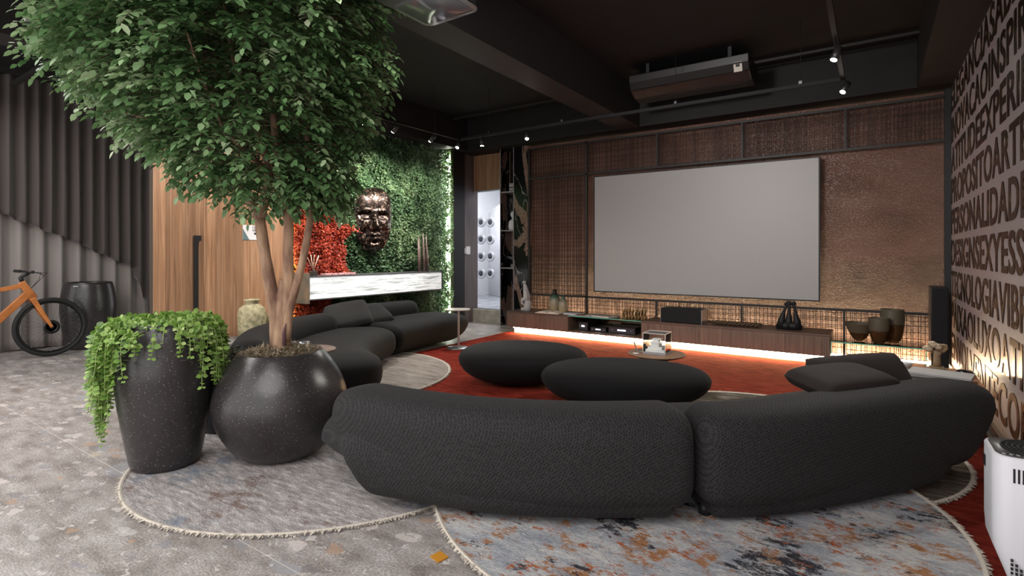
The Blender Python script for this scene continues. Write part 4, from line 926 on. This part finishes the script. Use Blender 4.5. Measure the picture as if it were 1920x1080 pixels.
# chess like pieces
BR = mat('aged_brass', (.16, .10, .035), .35, .8); k = 0
for row in range(2):
    for i in range(8):
        p, w = on(1168+5.8*i+row*2, 7.22+.13*row); hh = .10+.05*((i*3+row) % 4)/3; rr = .012
        o = put('game_piece', MB().lathe([(.017, 0), (.017, .008), (.009, .02), (.007, hh*.6), (.013, hh*.65), (.008, hh*.72), (.012, hh*.85), (.004, hh), (1e-4, hh+.004)], p, 12), BR, cat='figurine', group='brass game pieces standing on the glass top')
        o['label'] = (('leftmost brass game piece in the %s row on the glass top' if i == 0 else 'rightmost brass game piece in the %s row on the glass top' if i == 7 else ['', 'second', 'third', 'fourth', 'fifth', 'sixth', 'seventh'][i]+' brass game piece from the left in the %s row') % ('front' if row == 0 else 'back'))
# vases
VT = NT('green_to_sand_glass', rough=.25); sx = VT.n('SeparateXYZ'); VT.link(VT.pos, sx.inputs[0])
VT.col(VT.ramp(VT.math('MULTIPLY', VT.math('SUBTRACT', sx.outputs[2], .37), 2.9), [(0, (.50, .38, .22)), (.45, (.42, .36, .25)), (.7, (.06, .13, .09)), (.85, (.012, .012, .01))])); VT.b.inputs['Transmission Weight'].default_value = .25; VT = VT.m
for px, Y, s_, lab in ((1040, 7.42, 1.0, 'taller sand and dark green bottle vase on the console'), (1056, 7.30, .80, 'shorter sand and green bottle vase in front of the taller one')):
    p, w = on(px, Y); put('bottle_vase', MB().lathe([(1e-4, 0), (.055*s_, 0)]+smooth_prof([(.075*s_, .01), (.092*s_, .10*s_), (.085*s_, .20*s_), (.05*s_, .27*s_), (.034*s_, .31*s_), (.036*s_, .35*s_)])+[(.028*s_, .35*s_), (.028*s_, .30*s_), (1e-4, .29*s_)], p, 28), VT, label=lab, cat='vase', group='bottle vases on the console')
# torso statue
p, w = on(988, 7.28); mb = MB(); STN = mat('white_plaster', (.50, .48, .47), .8, bump=.25, bscale=40)
mb.tube([p+Vector((.005, 0, 0)), p+Vector((.01, 0, .06)), p+Vector((.02, 0, .13)), p+Vector((0, 0, .20))], [.065, .06, .058, .045], 16, sq=.8)
mb.tube([p+Vector((.01, 0, .16)), p+Vector((0, 0, .22)), p+Vector((-.02, 0, .32)), p+Vector((-.035, 0, .40)), p+Vector((-.05, 0, .44))], [.055, .06, .045, .032, .022], 16, sq=.8)
mb.sphere(p+Vector((-.048, -.005, .462)), .028, 14, 10, (1.2, 1, .8)).tube([p+Vector((-.01, -.02, .21)), p+Vector((-.06, -.05, .17)), p+Vector((-.075, -.03, .12)), p+Vector((-.03, -.04, .10))], [.03, .028, .024, .014], 12)
mb.tube([p+Vector((-.02, -.03, .34)), p+Vector((.03, -.05, .27)), p+Vector((.04, -.05, .20))], [.016, .015, .014], 10)
mb.tube([p+Vector((-.02, -.03, .03)), p+Vector((-.08, -.05, .02))], [.03, .02], 10)
put('plaster_statue', mb, STN, label='white plaster figure statue on the left end of the console', cat='statue')
# books
def openbook(label, c, w_, d_, rot):
    t_ = thing('open_book', label, 'book', c); M = Matrix.Translation(c) @ Matrix.Rotation(rot, 4, 'Z'); pg = mat('cream_paper', (.66, .58, .48), .7)
    for sg_ in (1, -1):
        mb = MB(); v = []
        for i in range(11):
            x = i/10; zz = .010+.030*math.sin(PI*min(1, x*1.05))**.7*(1-.45*x)
            for y_ in (-d_/2, d_/2): v += [M @ Vector((sg_*x*w_/2, y_, zz)), M @ Vector((sg_*x*w_/2, y_, .003))]
        f = []
        for i in range(10):
            a_ = i*4; b_ = a_+4; f += [(a_, b_, b_+2, a_+2), (a_+1, a_+3, b_+3, b_+1), (a_, a_+1, b_+1, b_), (a_+2, b_+2, b_+3, a_+3)]
        f.append((40, 41, 43, 42)); mb.add(v, f); put('pages', mb, pg, t_)
    put('cover', MB().box(-w_/2-.006, w_/2+.006, -d_/2-.005, d_/2+.005, 0, .003, M=M), mat('rust_cover', (.25, .08, .04), .6), t_)
openbook('open book with cream pages before the vases', on(1031, 7.17)[0], .40, .24, .1)
def book(label, c, w_, d_, h_, rot, m, group='magazines and books on the console'):
    t_ = thing('book', label, 'book', c, group); M = Matrix.Translation(c) @ Matrix.Rotation(rot, 4, 'Z')
    put('page_block', MB().box(-w_/2+.004, w_/2-.004, -d_/2+.004, d_/2-.004, .002, h_-.002, M=M), mat('page_white', (.65, .63, .6), .7), t_)
    put('cover', MB().box(-w_/2, w_/2, -d_/2, d_/2, h_-.002, h_, M=M).box(-w_/2, w_/2, -d_/2, d_/2, 0, .002, M=M).box(-w_/2, -w_/2+.003, -d_/2, d_/2, 0, h_, M=M), m, t_)
book('pale closed book beside the open book', on(1074, 7.22)[0], .24, .17, .022, -.1, mat('pale_lilac_cover', (.5, .47, .5), .5))
book('dark magazine lying at the left end of the glass top', on(1094, 7.16)[0], .25, .2, .012, .25, mat('brown_cover', (.14, .09, .07), .4))
book('large grey magazine lying in the middle of the glass top', on(1128, 7.24)[0], .40, .27, .020, -.12, mat('taupe_cover', (.30, .25, .21), .4))
# ------------------------------------------------------------------ TOWER SPEAKER, RIGHT SIDE TABLE
ts = thing('tower_speaker', 'tall slim black floor speaker in the corner by the lettered wall', 'speaker', (.57, 7.25, .018))
put('cabinet', MB().box(.50, .645, 7.10, 7.42, .03, .945), mat('satin_black_cabinet', (.012, .012, .013), .35), ts, bevel=.006)
put('grille', MB().box(.508, .637, 7.088, 7.10, .20, .935), mat('black_grille_cloth', (0, 0, 0)), ts, bevel=.004); put('foot', MB().box(.48, .66, 7.08, 7.44, .018, .03), BLK, ts)
sd = thing('low_side_table', 'low wooden side table between sofa end and lettered wall, with magazines', 'side table', (.36, 5.0, .018))
put('table_top', MB().box(.12, .62, 4.72, 5.36, .38, .40), m_wood('warm_oak_top', [(.3, .14, .07), (.42, .2, .10), (.5, .27, .14)], sc_=(20, .8, 20)), sd, bevel=.003)
for x in (.14, .58):
    for y_ in (4.74, 5.32): put('leg', MB().box(x, x+.025, y_, y_+.025, .018, .38), BLK, sd)
for k in range(4):
    book(['grey magazine at the bottom of the pile on the low side table', 'white magazine second from bottom on the low side table', 'grey striped magazine second from top on the low side table', 'white magazine topmost on the low side table'][k], Vector((.36+.01*k, 4.86-.01*k, .401+.013*k)), .36, .24, .012, [.1, -.12, .05, -.2][k], mat('magazine_%d' % k, [(.3, .29, .28), (.6, .59, .57), (.22, .21, .22), (.5, .5, .5)][k], .35), 'magazines on the low side table')
hs = thing('hands_sculpture', 'cream sculpture of a hand holding roses on the low side table', 'sculpture', (.40, 5.2, .401)); hp_ = Vector((.40, 5.18, .401)); STC = mat('aged_cream_resin', (.30, .22, .13), .6, bump=.3, bscale=60)
put('base', MB().box(-.065, .065, -.05, .05, 0, .02, M=Matrix.Translation(hp_)).box(-.045, .045, -.035, .035, .02, .035, M=Matrix.Translation(hp_)), STC, hs, bevel=.003)
mb = MB().tube([hp_+Vector((0, 0, .03)), hp_+Vector((0, 0, .08)), hp_+Vector((0, 0, .12)), hp_+Vector((.005, 0, .15))], [.032, .026, .024, .036], 14, sq=.75)
for k in range(4):
    b_ = hp_+Vector((.035-.012*k+.0, -.012+.010*k, .15)); mb.tube([b_, b_+Vector((.022, -.01, .03)), b_+Vector((.018, -.028, .055)), b_+Vector((-.004, -.036, .062-.006*k))], [.010, .009, .008, .006], 8)
mb.tube([hp_+Vector((-.025, -.005, .14)), hp_+Vector((-.045, -.02, .165)), hp_+Vector((-.03, -.035, .185))], [.012, .010, .007], 8)
put('hand', mb, STC, hs); mb = MB()
for dx, dz, rr in ((-.03, .20, .030), (-.06, .165, .028), (.0, .185, .026)):
    for q in range(4): mb.sphere(hp_+Vector((dx+.008*math.cos(q*1.7), -.02+.008*math.sin(q*1.7), dz+.005*q)), rr*(1-.12*q), 12, 8, (1, 1, .8))
put('rose', mb, mat('pale_rose_resin', (.45, .36, .25), .6), hs, label='pale carved roses')
put('small_bowl', MB().lathe([(.03, 0), (.05, .02), (.06, .05), (.05, .05), (.03, .02), (1e-4, .015)], Vector((.19, 5.12, .401)), 24), mat('grey_ceramic', (.35, .34, .33), .4), label='small grey ceramic bowl on the low side table', cat='bowl')
put('black_speaker_puck', MB().lathe([(.03, 0), (.055, .015), (.058, .03), (.04, .045), (1e-4, .05)], Vector((.55, 5.05, .401)), 28), mat('gloss_black', (.01, .01, .012), .15), label='small glossy black round device beside the hand sculpture', cat='device')
# ------------------------------------------------------------------ COFFEE TABLE AND MODEL
cc_ = CW(1.375, 5.05, .018)
ct = thing('coffee_table', 'small round brown wooden coffee table on the red rug', 'coffee table', cc_); TW = m_wood('brown_table_wood', [(.10, .055, .03), (.16, .09, .05), (.22, .13, .08)], sc_=(.8, 18, 18))
put('table_top', MB().lathe([(1e-4, .315), (.20, .315), (.262, .338), (.268, .348), (.262, .352), (1e-4, .352)], (cc_.x, cc_.y, 0), 48), TW, ct)
for k in range(3):
    a = 2.0*PI*k/3+TH-PI/2+.35; x, y_ = cc_.x+.12*math.cos(a), cc_.y+.12*math.sin(a); put('leg', MB().box(-.012, .012, -.045, .045, .018, .316, M=Matrix.Translation((x, y_, 0)) @ Matrix.Rotation(a+PI/2, 4, 'Z')), TW, ct)
ac = thing('acrylic_case', 'clear acrylic display box with white building model on the coffee table', 'display box', Vector((cc_.x, cc_.y, .353)))
M = Matrix.Translation((cc_.x+.01, cc_.y, .353)) @ Matrix.Rotation(math.radians(2), 4, 'Z'); s = .105
put('base_plate', MB().box(-s, s, -s, s, 0, .018, M=M), mat('grey_base', (.25, .25, .26), .4), ac)
put('acrylic_cover', MB().box(-s, s, -s, -s+.003, .018, .195, M=M).box(-s, s, s-.003, s, .018, .195, M=M).box(-s, -s+.003, -s, s, .018, .195, M=M).box(s-.003, s, -s, s, .018, .195, M=M).box(-s, s, -s, s, .192, .195, M=M), THIN, ac)
ed = MB()
for x in (-s, s):
    for y_ in (-s, s): ed.box(x-.002, x+.002, y_-.002, y_+.002, .018, .196, M=M)
for q in (-s, s): ed.box(-s, s, q-.002, q+.002, .193, .197, M=M).box(q-.002, q+.002, -s, s, .193, .197, M=M)
put('acrylic_edge', ed, mat('pale_acrylic_edge', (.75, .68, .6), .2), ac)
mdl = MB().box(-.09, .09, -.08, .08, .018, .04, M=M).box(-.075, .06, -.06, .06, .04, .065, M=M).box(-.05, .03, -.05, .05, .065, .10, M=M).box(-.06, .05, -.055, .03, .10, .106, M=M).box(-.04, .02, -.03, .04, .106, .13, M=M).box(-.045, .04, -.035, .045, .13, .136, M=M)
put('building_model', mdl, mat('model_white', (.75, .74, .73), .6), ac, bevel=.001)
cd = CW(1.375-.20, 5.05-.03, .353); put('coaster', MB().lathe([(.03, 0), (.03, .005)], cd, 8), mat('pale_coaster', (.6, .58, .57), .5), label='small pale hexagonal coaster on the left of the coffee table', cat='coaster')
cf = CW(1.375-.125, 5.05+.06, .353); M = Matrix.Translation(cf) @ Matrix.Rotation(TH, 4, 'Z')
put('folded_card', MB().box(-.04, .02, -.03, .03, 0, .004, M=M).box(-.003, .003, -.03, .03, 0, .10, M=M @ Matrix.Translation((-.04, 0, 0)) @ Matrix.Rotation(-.35, 4, 'Y')), mat('brownish_card', (.28, .24, .22), .6), label='small brown folded card standing beside the acrylic box', cat='card')
# tall pedestal table near the far sofa end
q = P(860, 653, .018); pt_ = thing('pedestal_table', 'slim pedestal side table with pale rounded top at far sofa end', 'side table', q); PM = mat('champagne_metal', (.36, .29, .25), .35, .6)
M = Matrix.Translation((q.x, q.y, 0)); rs = []
for k in range(40):
    a = 2*PI*k/40; rs.append((.17*math.copysign(abs(math.cos(a))**.6, math.cos(a)), .15*math.copysign(abs(math.sin(a))**.6, math.sin(a))))
put('table_top', MB().poly([(q.x-.02+x*CT-y_*ST, q.y+x*ST+y_*CT) for x, y_ in rs], .535, .547), mat('grey_taupe_top', (.38, .33, .31), .4), pt_, bevel=.002)
put('pole', MB().box(-.012, .012, -.018, .018, .03, .536, M=M @ Matrix.Rotation(TH, 4, 'Z')), PM, pt_); put('base_plate', MB().lathe([(.15, .018), (.15, .026), (.145, .03), (1e-4, .03)], (q.x-.02, q.y, 0), 36), mat('grey_metal_base', (.3, .3, .31), .3, .7), pt_)
# round side table behind planter
q = CW(-1.56, 4.10, 0); rt_ = thing('round_side_table', 'round brown side table half hidden behind the tree planter', 'side table', q)
put('table_top', MB().lathe([(1e-4, .548), (.185, .548), (.19, .555), (.185, .562), (1e-4, .562)], q, 48), m_wood('rosy_wood_top', [(.2, .11, .08), (.28, .16, .12), (.34, .2, .155)], sc_=(.8, 18, 18)), rt_)
put('pole', MB().lathe([(.014, .03), (.014, .55)], q, 12), PM, rt_); put('base_plate', MB().lathe([(.15, .018), (.15, .03), (1e-4, .032)], q, 32), PM, rt_)
for k, (du, dw) in enumerate(((-.135, -.01), (-.045, .0))):
    g = CW(-1.56+du, 4.10+dw, .5625); put('glass_cup', MB().lathe([(1e-4, 0), (.028, 0), (.038, .03), (.04, .055), (.037, .055), (.034, .03), (.024, .008), (1e-4, .008)], g, 20), mat('chromed_glass', (.5, .5, .52), .08, .6), label=['left small shiny glass cup on the round side table', 'right small shiny glass cup on the round side table'][k], cat='cup', group='glass cups on the round side table')
# ------------------------------------------------------------------ AIR PURIFIER
ap = thing('air_purifier', 'white air purifier with black grille top at lower right', 'air purifier', (.51, 2.5, .018))
def rrect(x0, x1, y0, y1, r, n=7):
    o = []
    for cx, cy, a0_ in ((x1-r, y1-r, 0), (x0+r, y1-r, PI/2), (x0+r, y0+r, PI), (x1-r, y0+r, 1.5*PI)):
        for k in range(n+1): a = a0_+PI/2*k/n; o.append((cx+r*math.cos(a), cy+r*math.sin(a)))
    return o
def loft(levels):
    mb = MB(); n = len(levels[0][1]); v = [(x, y, z) for z, ring in levels for x, y in ring]
    f = [(i*n+k, i*n+(k+1) % n, (i+1)*n+(k+1) % n, (i+1)*n+k) for i in range(len(levels)-1) for k in range(n)]+[tuple(range(n-1, -1, -1)), tuple((len(levels)-1)*n+k for k in range(n))]
    return mb.add(v, f, True)
ax0, ax1, ay0, ay1 = .335, .69, 2.40, 2.635
put('body', loft([(.05, rrect(ax0+.10, ax1-.08, ay0+.05, ay1-.05, .03)), (.12, rrect(ax0+.07, ax1-.06, ay0+.035, ay1-.03, .04)), (.30, rrect(ax0+.004, ax1, ay0+.002, ay1, .05)), (.36, rrect(ax0, ax1, ay0, ay1, .05)), (.612, rrect(ax0, ax1, ay0, ay1, .05)), (.618, rrect(ax0+.004, ax1-.004, ay0+.004, ay1-.004, .047))]), mat('glossy_white_plastic', (.70, .70, .74), .3), ap)
put('foot', loft([(.046, rrect(ax0+.09, ax1-.07, ay0+.04, ay1-.04, .03)), (.058, rrect(ax0+.09, ax1-.07, ay0+.04, ay1-.04, .03))]), BLK, ap)
put('top_panel', loft([(.6175, rrect(ax0+.010, ax1-.006, ay0+.008, ay1-.006, .045)), (.6215, rrect(ax0+.012, ax1-.008, ay0+.010, ay1-.008, .043))]), mat('dark_grey_top_plastic', (.05, .047, .048), .35), ap)
gx, gy = .468, 2.518
for k in range(6): put('grille_ring', MB().lathe([(.100-.015*k, .622), (.100-.015*k, .627), (.096-.015*k, .627), (.096-.015*k, .622)], (gx, gy, 0), 40), BLK, ap)
mb = MB()
for k in range(36):
    a = 2*PI*k/36; mb.box(.015, .10, -.0012, .0012, .622, .625, M=Matrix.Translation((gx, gy, 0)) @ Matrix.Rotation(a, 4, 'Z'))
put('grille_ribs', mb, BLK, ap)
for k in range(4): put('button', MB().lathe([(.006, .6215), (.006, .624)], (ax0+.03+.018*k, ay0+.022, 0), 10), mat('grey_button', (.3, .3, .3), .4), ap)
put('side_button', MB().box(ax0-.002, ax0, ay0+.15, ay0+.19, .53, .57), BLK, ap)
for k in range(14): put('vent_slot', MB().box(.384+.0115*k, .3895+.0115*k, ay0-.0015, ay0+.003, .535, .582), BLK, ap)
mb = MB()
for i in range(20):
    hh = [5, 4, 3, 2, 3, 5, 6, 4][i % 8]+3
    for j in range(hh): mb.box(.378+.0115*i, .3845+.0115*i, ay0-.0015, ay0+.004, .285-.014*(9-hh)-.014*j, .293-.014*(9-hh)-.014*j)
put('vent_dots', mb, BLK, ap, kind='stuff')
# ------------------------------------------------------------------ BICYCLE
bk = thing('bicycle', 'bicycle with orange wooden frame parked before the grey curtain', 'bicycle', (-8.86, 1.8, 0)); BXx = -8.86
OW = m_wood('orange_varnished_wood', [(.36, .11, .03), (.52, .18, .05), (.62, .25, .08)], rough=.3, sc_=(20, 3, 3)); RUB = mat('black_rubber', (.014, .014, .014), .7)
def wheel(y, z=.372, R=.345):
    wt = put('tyre', MB().tube([(BXx, y+R*math.cos(2*PI*k/48), z+R*math.sin(2*PI*k/48)) for k in range(49)], .026, 10, cap=False), RUB, bk)
    put('rim', MB().tube([(BXx, y+(R-.034)*math.cos(2*PI*k/48), z+(R-.034)*math.sin(2*PI*k/48)) for k in range(49)], .013, 8, cap=False), mat('black_rim', (.02, .02, .02), .3, .5), bk)
    put('hub', MB().tube([(BXx-.05, y, z), (BXx+.05, y, z)], .022, 14), BLK, bk)
    put('brake_disc', MB().lathe([(.085, 0), (.085, .002), (.05, .002), (.05, 0)], (0, 0, 0), 28, M=Matrix.Translation((BXx+.035, y, z)) @ Matrix.Rotation(PI/2, 4, 'Y')), mat('black_rim', (0, 0, 0)), bk)
    for k in range(28):
        a = 2*PI*k/28; sg_ = 1 if k % 2 else -1; a2 = a+(.35 if k % 4 < 2 else -.35)
        put('spoke', MB().tube([(BXx+.028*sg_, y+.02*math.cos(a2), z+.02*math.sin(a2)), (BXx, y+(R-.045)*math.cos(a), z+(R-.045)*math.sin(a))], .0014, 4), mat('steel_spoke', (.12, .12, .12), .3, .8), bk)
        put('nipple', MB().sphere((BXx, y+(R-.05)*math.cos(a), z+(R-.05)*math.sin(a)), .0055, 6, 4), CHROME, bk)
wheel(2.31); wheel(1.24)
hd = Vector((BXx, 2.085, .84)); ax_ = Vector((BXx, 2.31, .372)); bb = Vector((BXx, 1.64, .30)); rx_ = Vector((BXx, 1.24, .372)); stt = Vector((BXx, 1.52, .80))
def beam(a, b, w0, w1, th, m, nm):
    a, b = Vector(a), Vector(b); d = (b-a).normalized(); n_ = Vector((0, -d.z, d.y)); v = []
    for p_, w_ in ((a, w0), (b, w1)):
        for sx_ in (-th/2, th/2):
            for sn in (-w_/2, w_/2): v.append(p_+Vector((sx_, 0, 0))+n_*sn)
    mb = MB(); mb.add(v, [(0, 1, 3, 2), (4, 6, 7, 5), (0, 4, 5, 1), (2, 3, 7, 6), (0, 2, 6, 4), (1, 5, 7, 3)]); put(nm, mb, m, bk, bevel=.008)
beam(hd+Vector((0, -.06, .11)), hd+Vector((0, .06, -.10)), .075, .085, .05, OW, 'head_tube')
beam(hd+Vector((0, -.02, .07)), stt, .055, .045, .04, OW, 'top_tube')
beam(hd+Vector((0, .0, -.04)), bb, .085, .08, .048, OW, 'down_tube')
beam(stt+Vector((0, -.02, .06)), bb, .045, .05, .04, OW, 'seat_tube'); beam(bb, rx_, .04, .03, .035, OW, 'chain_stay'); beam(stt, rx_, .03, .025, .03, OW, 'seat_stay')
for sx_ in (-.052, .052): beam(hd+Vector((sx_, .035, -.09)), ax_+Vector((sx_, 0, 0)), .06, .032, .018, OW, 'fork_blade')
put('stem', MB().tube([hd+Vector((0, -.05, .12)), hd+Vector((0, -.065, .17))], .022, 12).tube([hd+Vector((0, -.065, .165)), hd+Vector((0, .015, .215))], .018, 10), BLK, bk)
hb = hd+Vector((0, .02, .218))
put('handlebar', MB().tube([hb+Vector((-.34, -.05, .02)), hb+Vector((-.15, 0, .012)), hb, hb+Vector((.15, 0, .012)), hb+Vector((.34, -.05, .02))], .013, 10), BLK, bk)
for sg_ in (-1, 1):
    put('grip', MB().tube([hb+Vector((sg_*.36, -.055, .02)), hb+Vector((sg_*.24, -.03, .018))], .019, 10), RUB, bk)
    put('brake_lever', MB().tube([hb+Vector((sg_*.21, .0, .01)), hb+Vector((sg_*.22, .05, -.005)), hb+Vector((sg_*.33, .045, -.02))], .006, 6), BLK, bk)
    put('cable', MB().tube([hb+Vector((sg_*.2, .02, 0)), hb+Vector((sg_*.12, .14, .0)), hb+Vector((sg_*.03, .10, -.08)), hd+Vector((0, .03, .02))], .003, 5), BLK, bk)
put('saddle_post', MB().tube([stt, stt+Vector((0, -.05, .17))], .014, 10), BLK, bk); put('saddle', MB().sphere(stt+Vector((0, -.05, .19)), .12, 16, 8, (.5, 1.1, .22)), RUB, bk)
put('crank', MB().tube([bb+Vector((-.06, 0, 0)), bb+Vector((.06, 0, 0))], .03, 12).tube([bb+Vector((.07, 0, 0)), bb+Vector((.07, .05, -.16))], .01, 8).tube([bb+Vector((-.07, 0, 0)), bb+Vector((-.07, -.05, .16))], .01, 8), BLK, bk)
for s1_, dy, dz in ((.11, .05, -.16), (-.11, -.05, .16)): put('pedal', MB().box(-.045, .045, -.04, .04, -.01, .01, M=Matrix.Translation(bb+Vector((s1_, dy, dz)))), BLK, bk)
bk.location += Vector((.27, -.06, 0))
# ------------------------------------------------------------------ CEILING THINGS
pj = thing('projector', 'black ceiling projector with glossy underside at the top of frame', 'projector', (-2.29, 2.38, 3.7))
put('body', loft([(2.85, rrect(-2.50, -2.08, 2.12, 2.66, .05)), (2.86, rrect(-2.515, -2.065, 2.105, 2.675, .06)), (3.0, rrect(-2.515, -2.065, 2.105, 2.675, .06)), (3.03, rrect(-2.49, -2.09, 2.13, 2.65, .05))]), mat('projector_black', (.012, .012, .013), .35), pj)
put('under_panel', loft([(2.843, rrect(-2.485, -2.095, 2.32, 2.645, .03)), (2.849, rrect(-2.49, -2.09, 2.315, 2.65, .03))]), mat('glossy_grey_glass', (.16, .17, .18), .12), pj, label='glossy grey glass panel')
put('bottom_trim', loft([(2.846, rrect(-2.515, -2.065, 2.105, 2.675, .06)), (2.852, rrect(-2.517, -2.063, 2.103, 2.677, .06))]), mat('silver_trim', (.32, .33, .34), .3, .5), pj)
put('lens', MB().lathe([(.05, 0), (.055, .02), (.045, .03), (1e-4, .02)], (0, 0, 0), 24, M=Matrix.Translation((-2.29, 2.675, 2.93)) @ Matrix.Rotation(-PI/2, 4, 'X')), mat('gloss_black', (0, 0, 0)), pj)
put('ceiling_pole', MB().lathe([(.025, 3.02), (.025, 3.7)], (-2.29, 2.38, 0), 16), BLK, pj); put('mount_plate', MB().box(-2.37, -2.21, 2.30, 2.46, 3.03, 3.045), BLK, pj)
ac_ = thing('air_conditioner', 'long black ceiling air conditioner unit above the screen', 'air conditioner', (-1.87, 6.6, 3.7)); ACM = mat('dark_brown_ac_casing', (.012, .010, .0095), .4)
xa, xb = -2.58, -1.16; prf = [(6.42, 3.56), (6.98, 3.56), (6.98, 3.44), (6.93, 3.34), (6.82, 3.29), (6.62, 3.31), (6.48, 3.38), (6.43, 3.47)]
mb = MB(); v = [(x, a, b) for x in (xa, xb) for a, b in prf]; n_ = len(prf); mb.add(v, [tuple(range(n_)), tuple(range(2*n_-1, n_-1, -1))]+[(k, n_+k, n_+(k+1) % n_, (k+1) % n_) for k in range(n_)]); put('casing', mb, ACM, ac_, bevel=.01)
for q_ in (xa+.2, xb-.24): put('hanger', MB().box(q_, q_+.04, 6.5, 6.9, 3.56, 3.7), BLK, ac_)
put('louvre', MB().box(xa+.05, xb-.05, -.07, .07, -.004, .004, M=Matrix.Translation((0, 6.53, 3.348)) @ Matrix.Rotation(math.radians(-27), 4, 'X')), mat('dark_brown_ac_casing', (0, 0, 0)), ac_)
put('louvre', MB().box(xa+.05, xb-.05, -.07, .07, -.004, .004, M=Matrix.Translation((0, 6.72, 3.298)) @ Matrix.Rotation(math.radians(-8), 4, 'X')), mat('dark_brown_ac_casing', (0, 0, 0)), ac_)
stk = put('energy_label', MB().box(-.045, .045, -.055, .055, -.003, .003, M=Matrix.Translation((-1.28, 6.45, 3.43)) @ Matrix.Rotation(math.radians(-70), 4, 'X')), mat('white_sticker', (.6, .55, .48), .5), ac_, label='square white sticker')
put('sticker_print', MB().box(-.022, .022, -.03, .0, -.0045, -.003, M=Matrix.Translation((-1.28, 6.45, 3.43)) @ Matrix.Rotation(math.radians(-70), 4, 'X')), BLK, stk)
# lighting tracks
TRK = mat('black_track', (.007, .007, .0072), .7); ZT = 3.0; XLt, XRt, YT = -5.15, -.25, 6.16
def track(lab, x0, x1, y0, y1, hang):
    t_ = thing('light_track', lab, 'light track', ((x0+x1)/2, (y0+y1)/2, ZT), 'ceiling light tracks'); put('rail', MB().box(x0, x1, y0, y1, ZT, ZT+.035), TRK, t_)
    for x, y_ in hang: put('hanging_wire', MB().tube([(x, y_, ZT+.03), (x, y_, 3.70)], .003, 5), TRK, t_); put('clamp', MB().box(x-.015, x+.015, y_-.015, y_+.015, ZT+.035, ZT+.065), CHROME, t_)
track('light track running parallel to the screen wall', XLt, XRt+.02, YT-.018, YT+.018, [(-4.6, YT), (-3.4, YT), (-1.9, YT), (-.62, YT)])
track('light track running along the plant wall side', XLt-.018, XLt+.018, 1.2, YT-.02, [(XLt, 2.2), (XLt, 3.8), (XLt, 5.6)])
track('light track running overhead along the lettered wall side', XRt-.018, XRt+.018, 1.0, YT-.02, [(XRt, 2.0), (XRt, 4.4)])
struct('trim_14', MB().box(-9.0, -6.45, 1.95, 2.0, 3.40, 3.45), CEILB)
def spotlight(label, x, y, tgt, lit=True, power=18, ang=60, z=ZT-.075, length=.11, hangz=ZT):
    p_ = Vector((x, y, z)); t_ = thing('track_spotlight', label, 'spotlight', (x, y, hangz), 'spotlights on the tracks')
    d = (Vector(tgt)-p_).normalized(); put('arm', MB().tube([(x, y, hangz), (x, y, z)], .008, 8), TRK, t_)
    a_ = p_-d*length*.5; b_ = p_+d*length*.5; put('can', MB().tube([a_, b_], .030, 18), mat('spot_can', (.06, .058, .058), .35, .5), t_)
    if lit:
        q_ = d.to_track_quat('Z', 'Y').to_matrix().to_4x4(); put('bulb', MB().lathe([(1e-4, 0), (.024, 0), (.024, .004), (1e-4, .006)], (0, 0, 0), 18, M=Matrix.Translation(b_) @ q_), LAMP, t_)
        spot('spot_beam', b_+d*.012, tgt, power, ang)
spotlight('lit spotlight at track corner above the doorway, brightest', -5.13, 6.10, (-5.2, 4.4, .3), power=60, ang=95)
spotlight('lit spotlight hanging second on the rear track, over marble tower', -4.72, 6.14, (-4.72, 6.3, 0), power=10)
spotlight('lit spotlight on the rear track, over the left wall panel', -3.95, 6.16, (-3.4, 5.0, .2), power=40, ang=100)
spotlight('lit spotlight near the right end of the rear track', XRt+.02, 6.13, (-1.4, 4.8, .2), power=45, ang=110)
spotlight('lit spotlight on the overhead track nearer to us, right', XRt, 5.05, (-1.2, 4.3, .2), power=45, ang=110)
spotlight('dark spotlight tilted to the plant wall, nearer doorway', XLt, 5.55, (-6.3, 5.45, 1.9), lit=True, power=88, ang=84)
spotlight('dark spotlight tilted to the plant wall, above the face', XLt, 4.85, (-6.3, 4.75, 1.9), lit=True, power=88, ang=84)
spotlight('lit spotlight farthest left beside the tree crown', XLt, 4.30, (-5.0, 3.6, .3), power=60, ang=90)
spot('added_wall_wash', (-5.15, 3.2, 2.95), (-6.3, 3.2, 1.3), 60, 90)  # washes without fixtures, added to brighten the plank and leaf walls
spot('added_wall_wash', (-5.15, 6.4, 2.95), (-6.3, 6.4, 1.6), 70, 90)
# switch plate
sw = thing('switch_plate', 'white wall switch and thermostat beside the doorway', 'switch', (-6.28, 7.75, 1.33))
put('switch', MB().box(-6.29, -6.278, 7.62, 7.67, 1.30, 1.40), WHT, sw, bevel=.002); put('thermostat', MB().box(-6.29, -6.27, 7.69, 7.80, 1.28, 1.43), WHT, sw, bevel=.003)
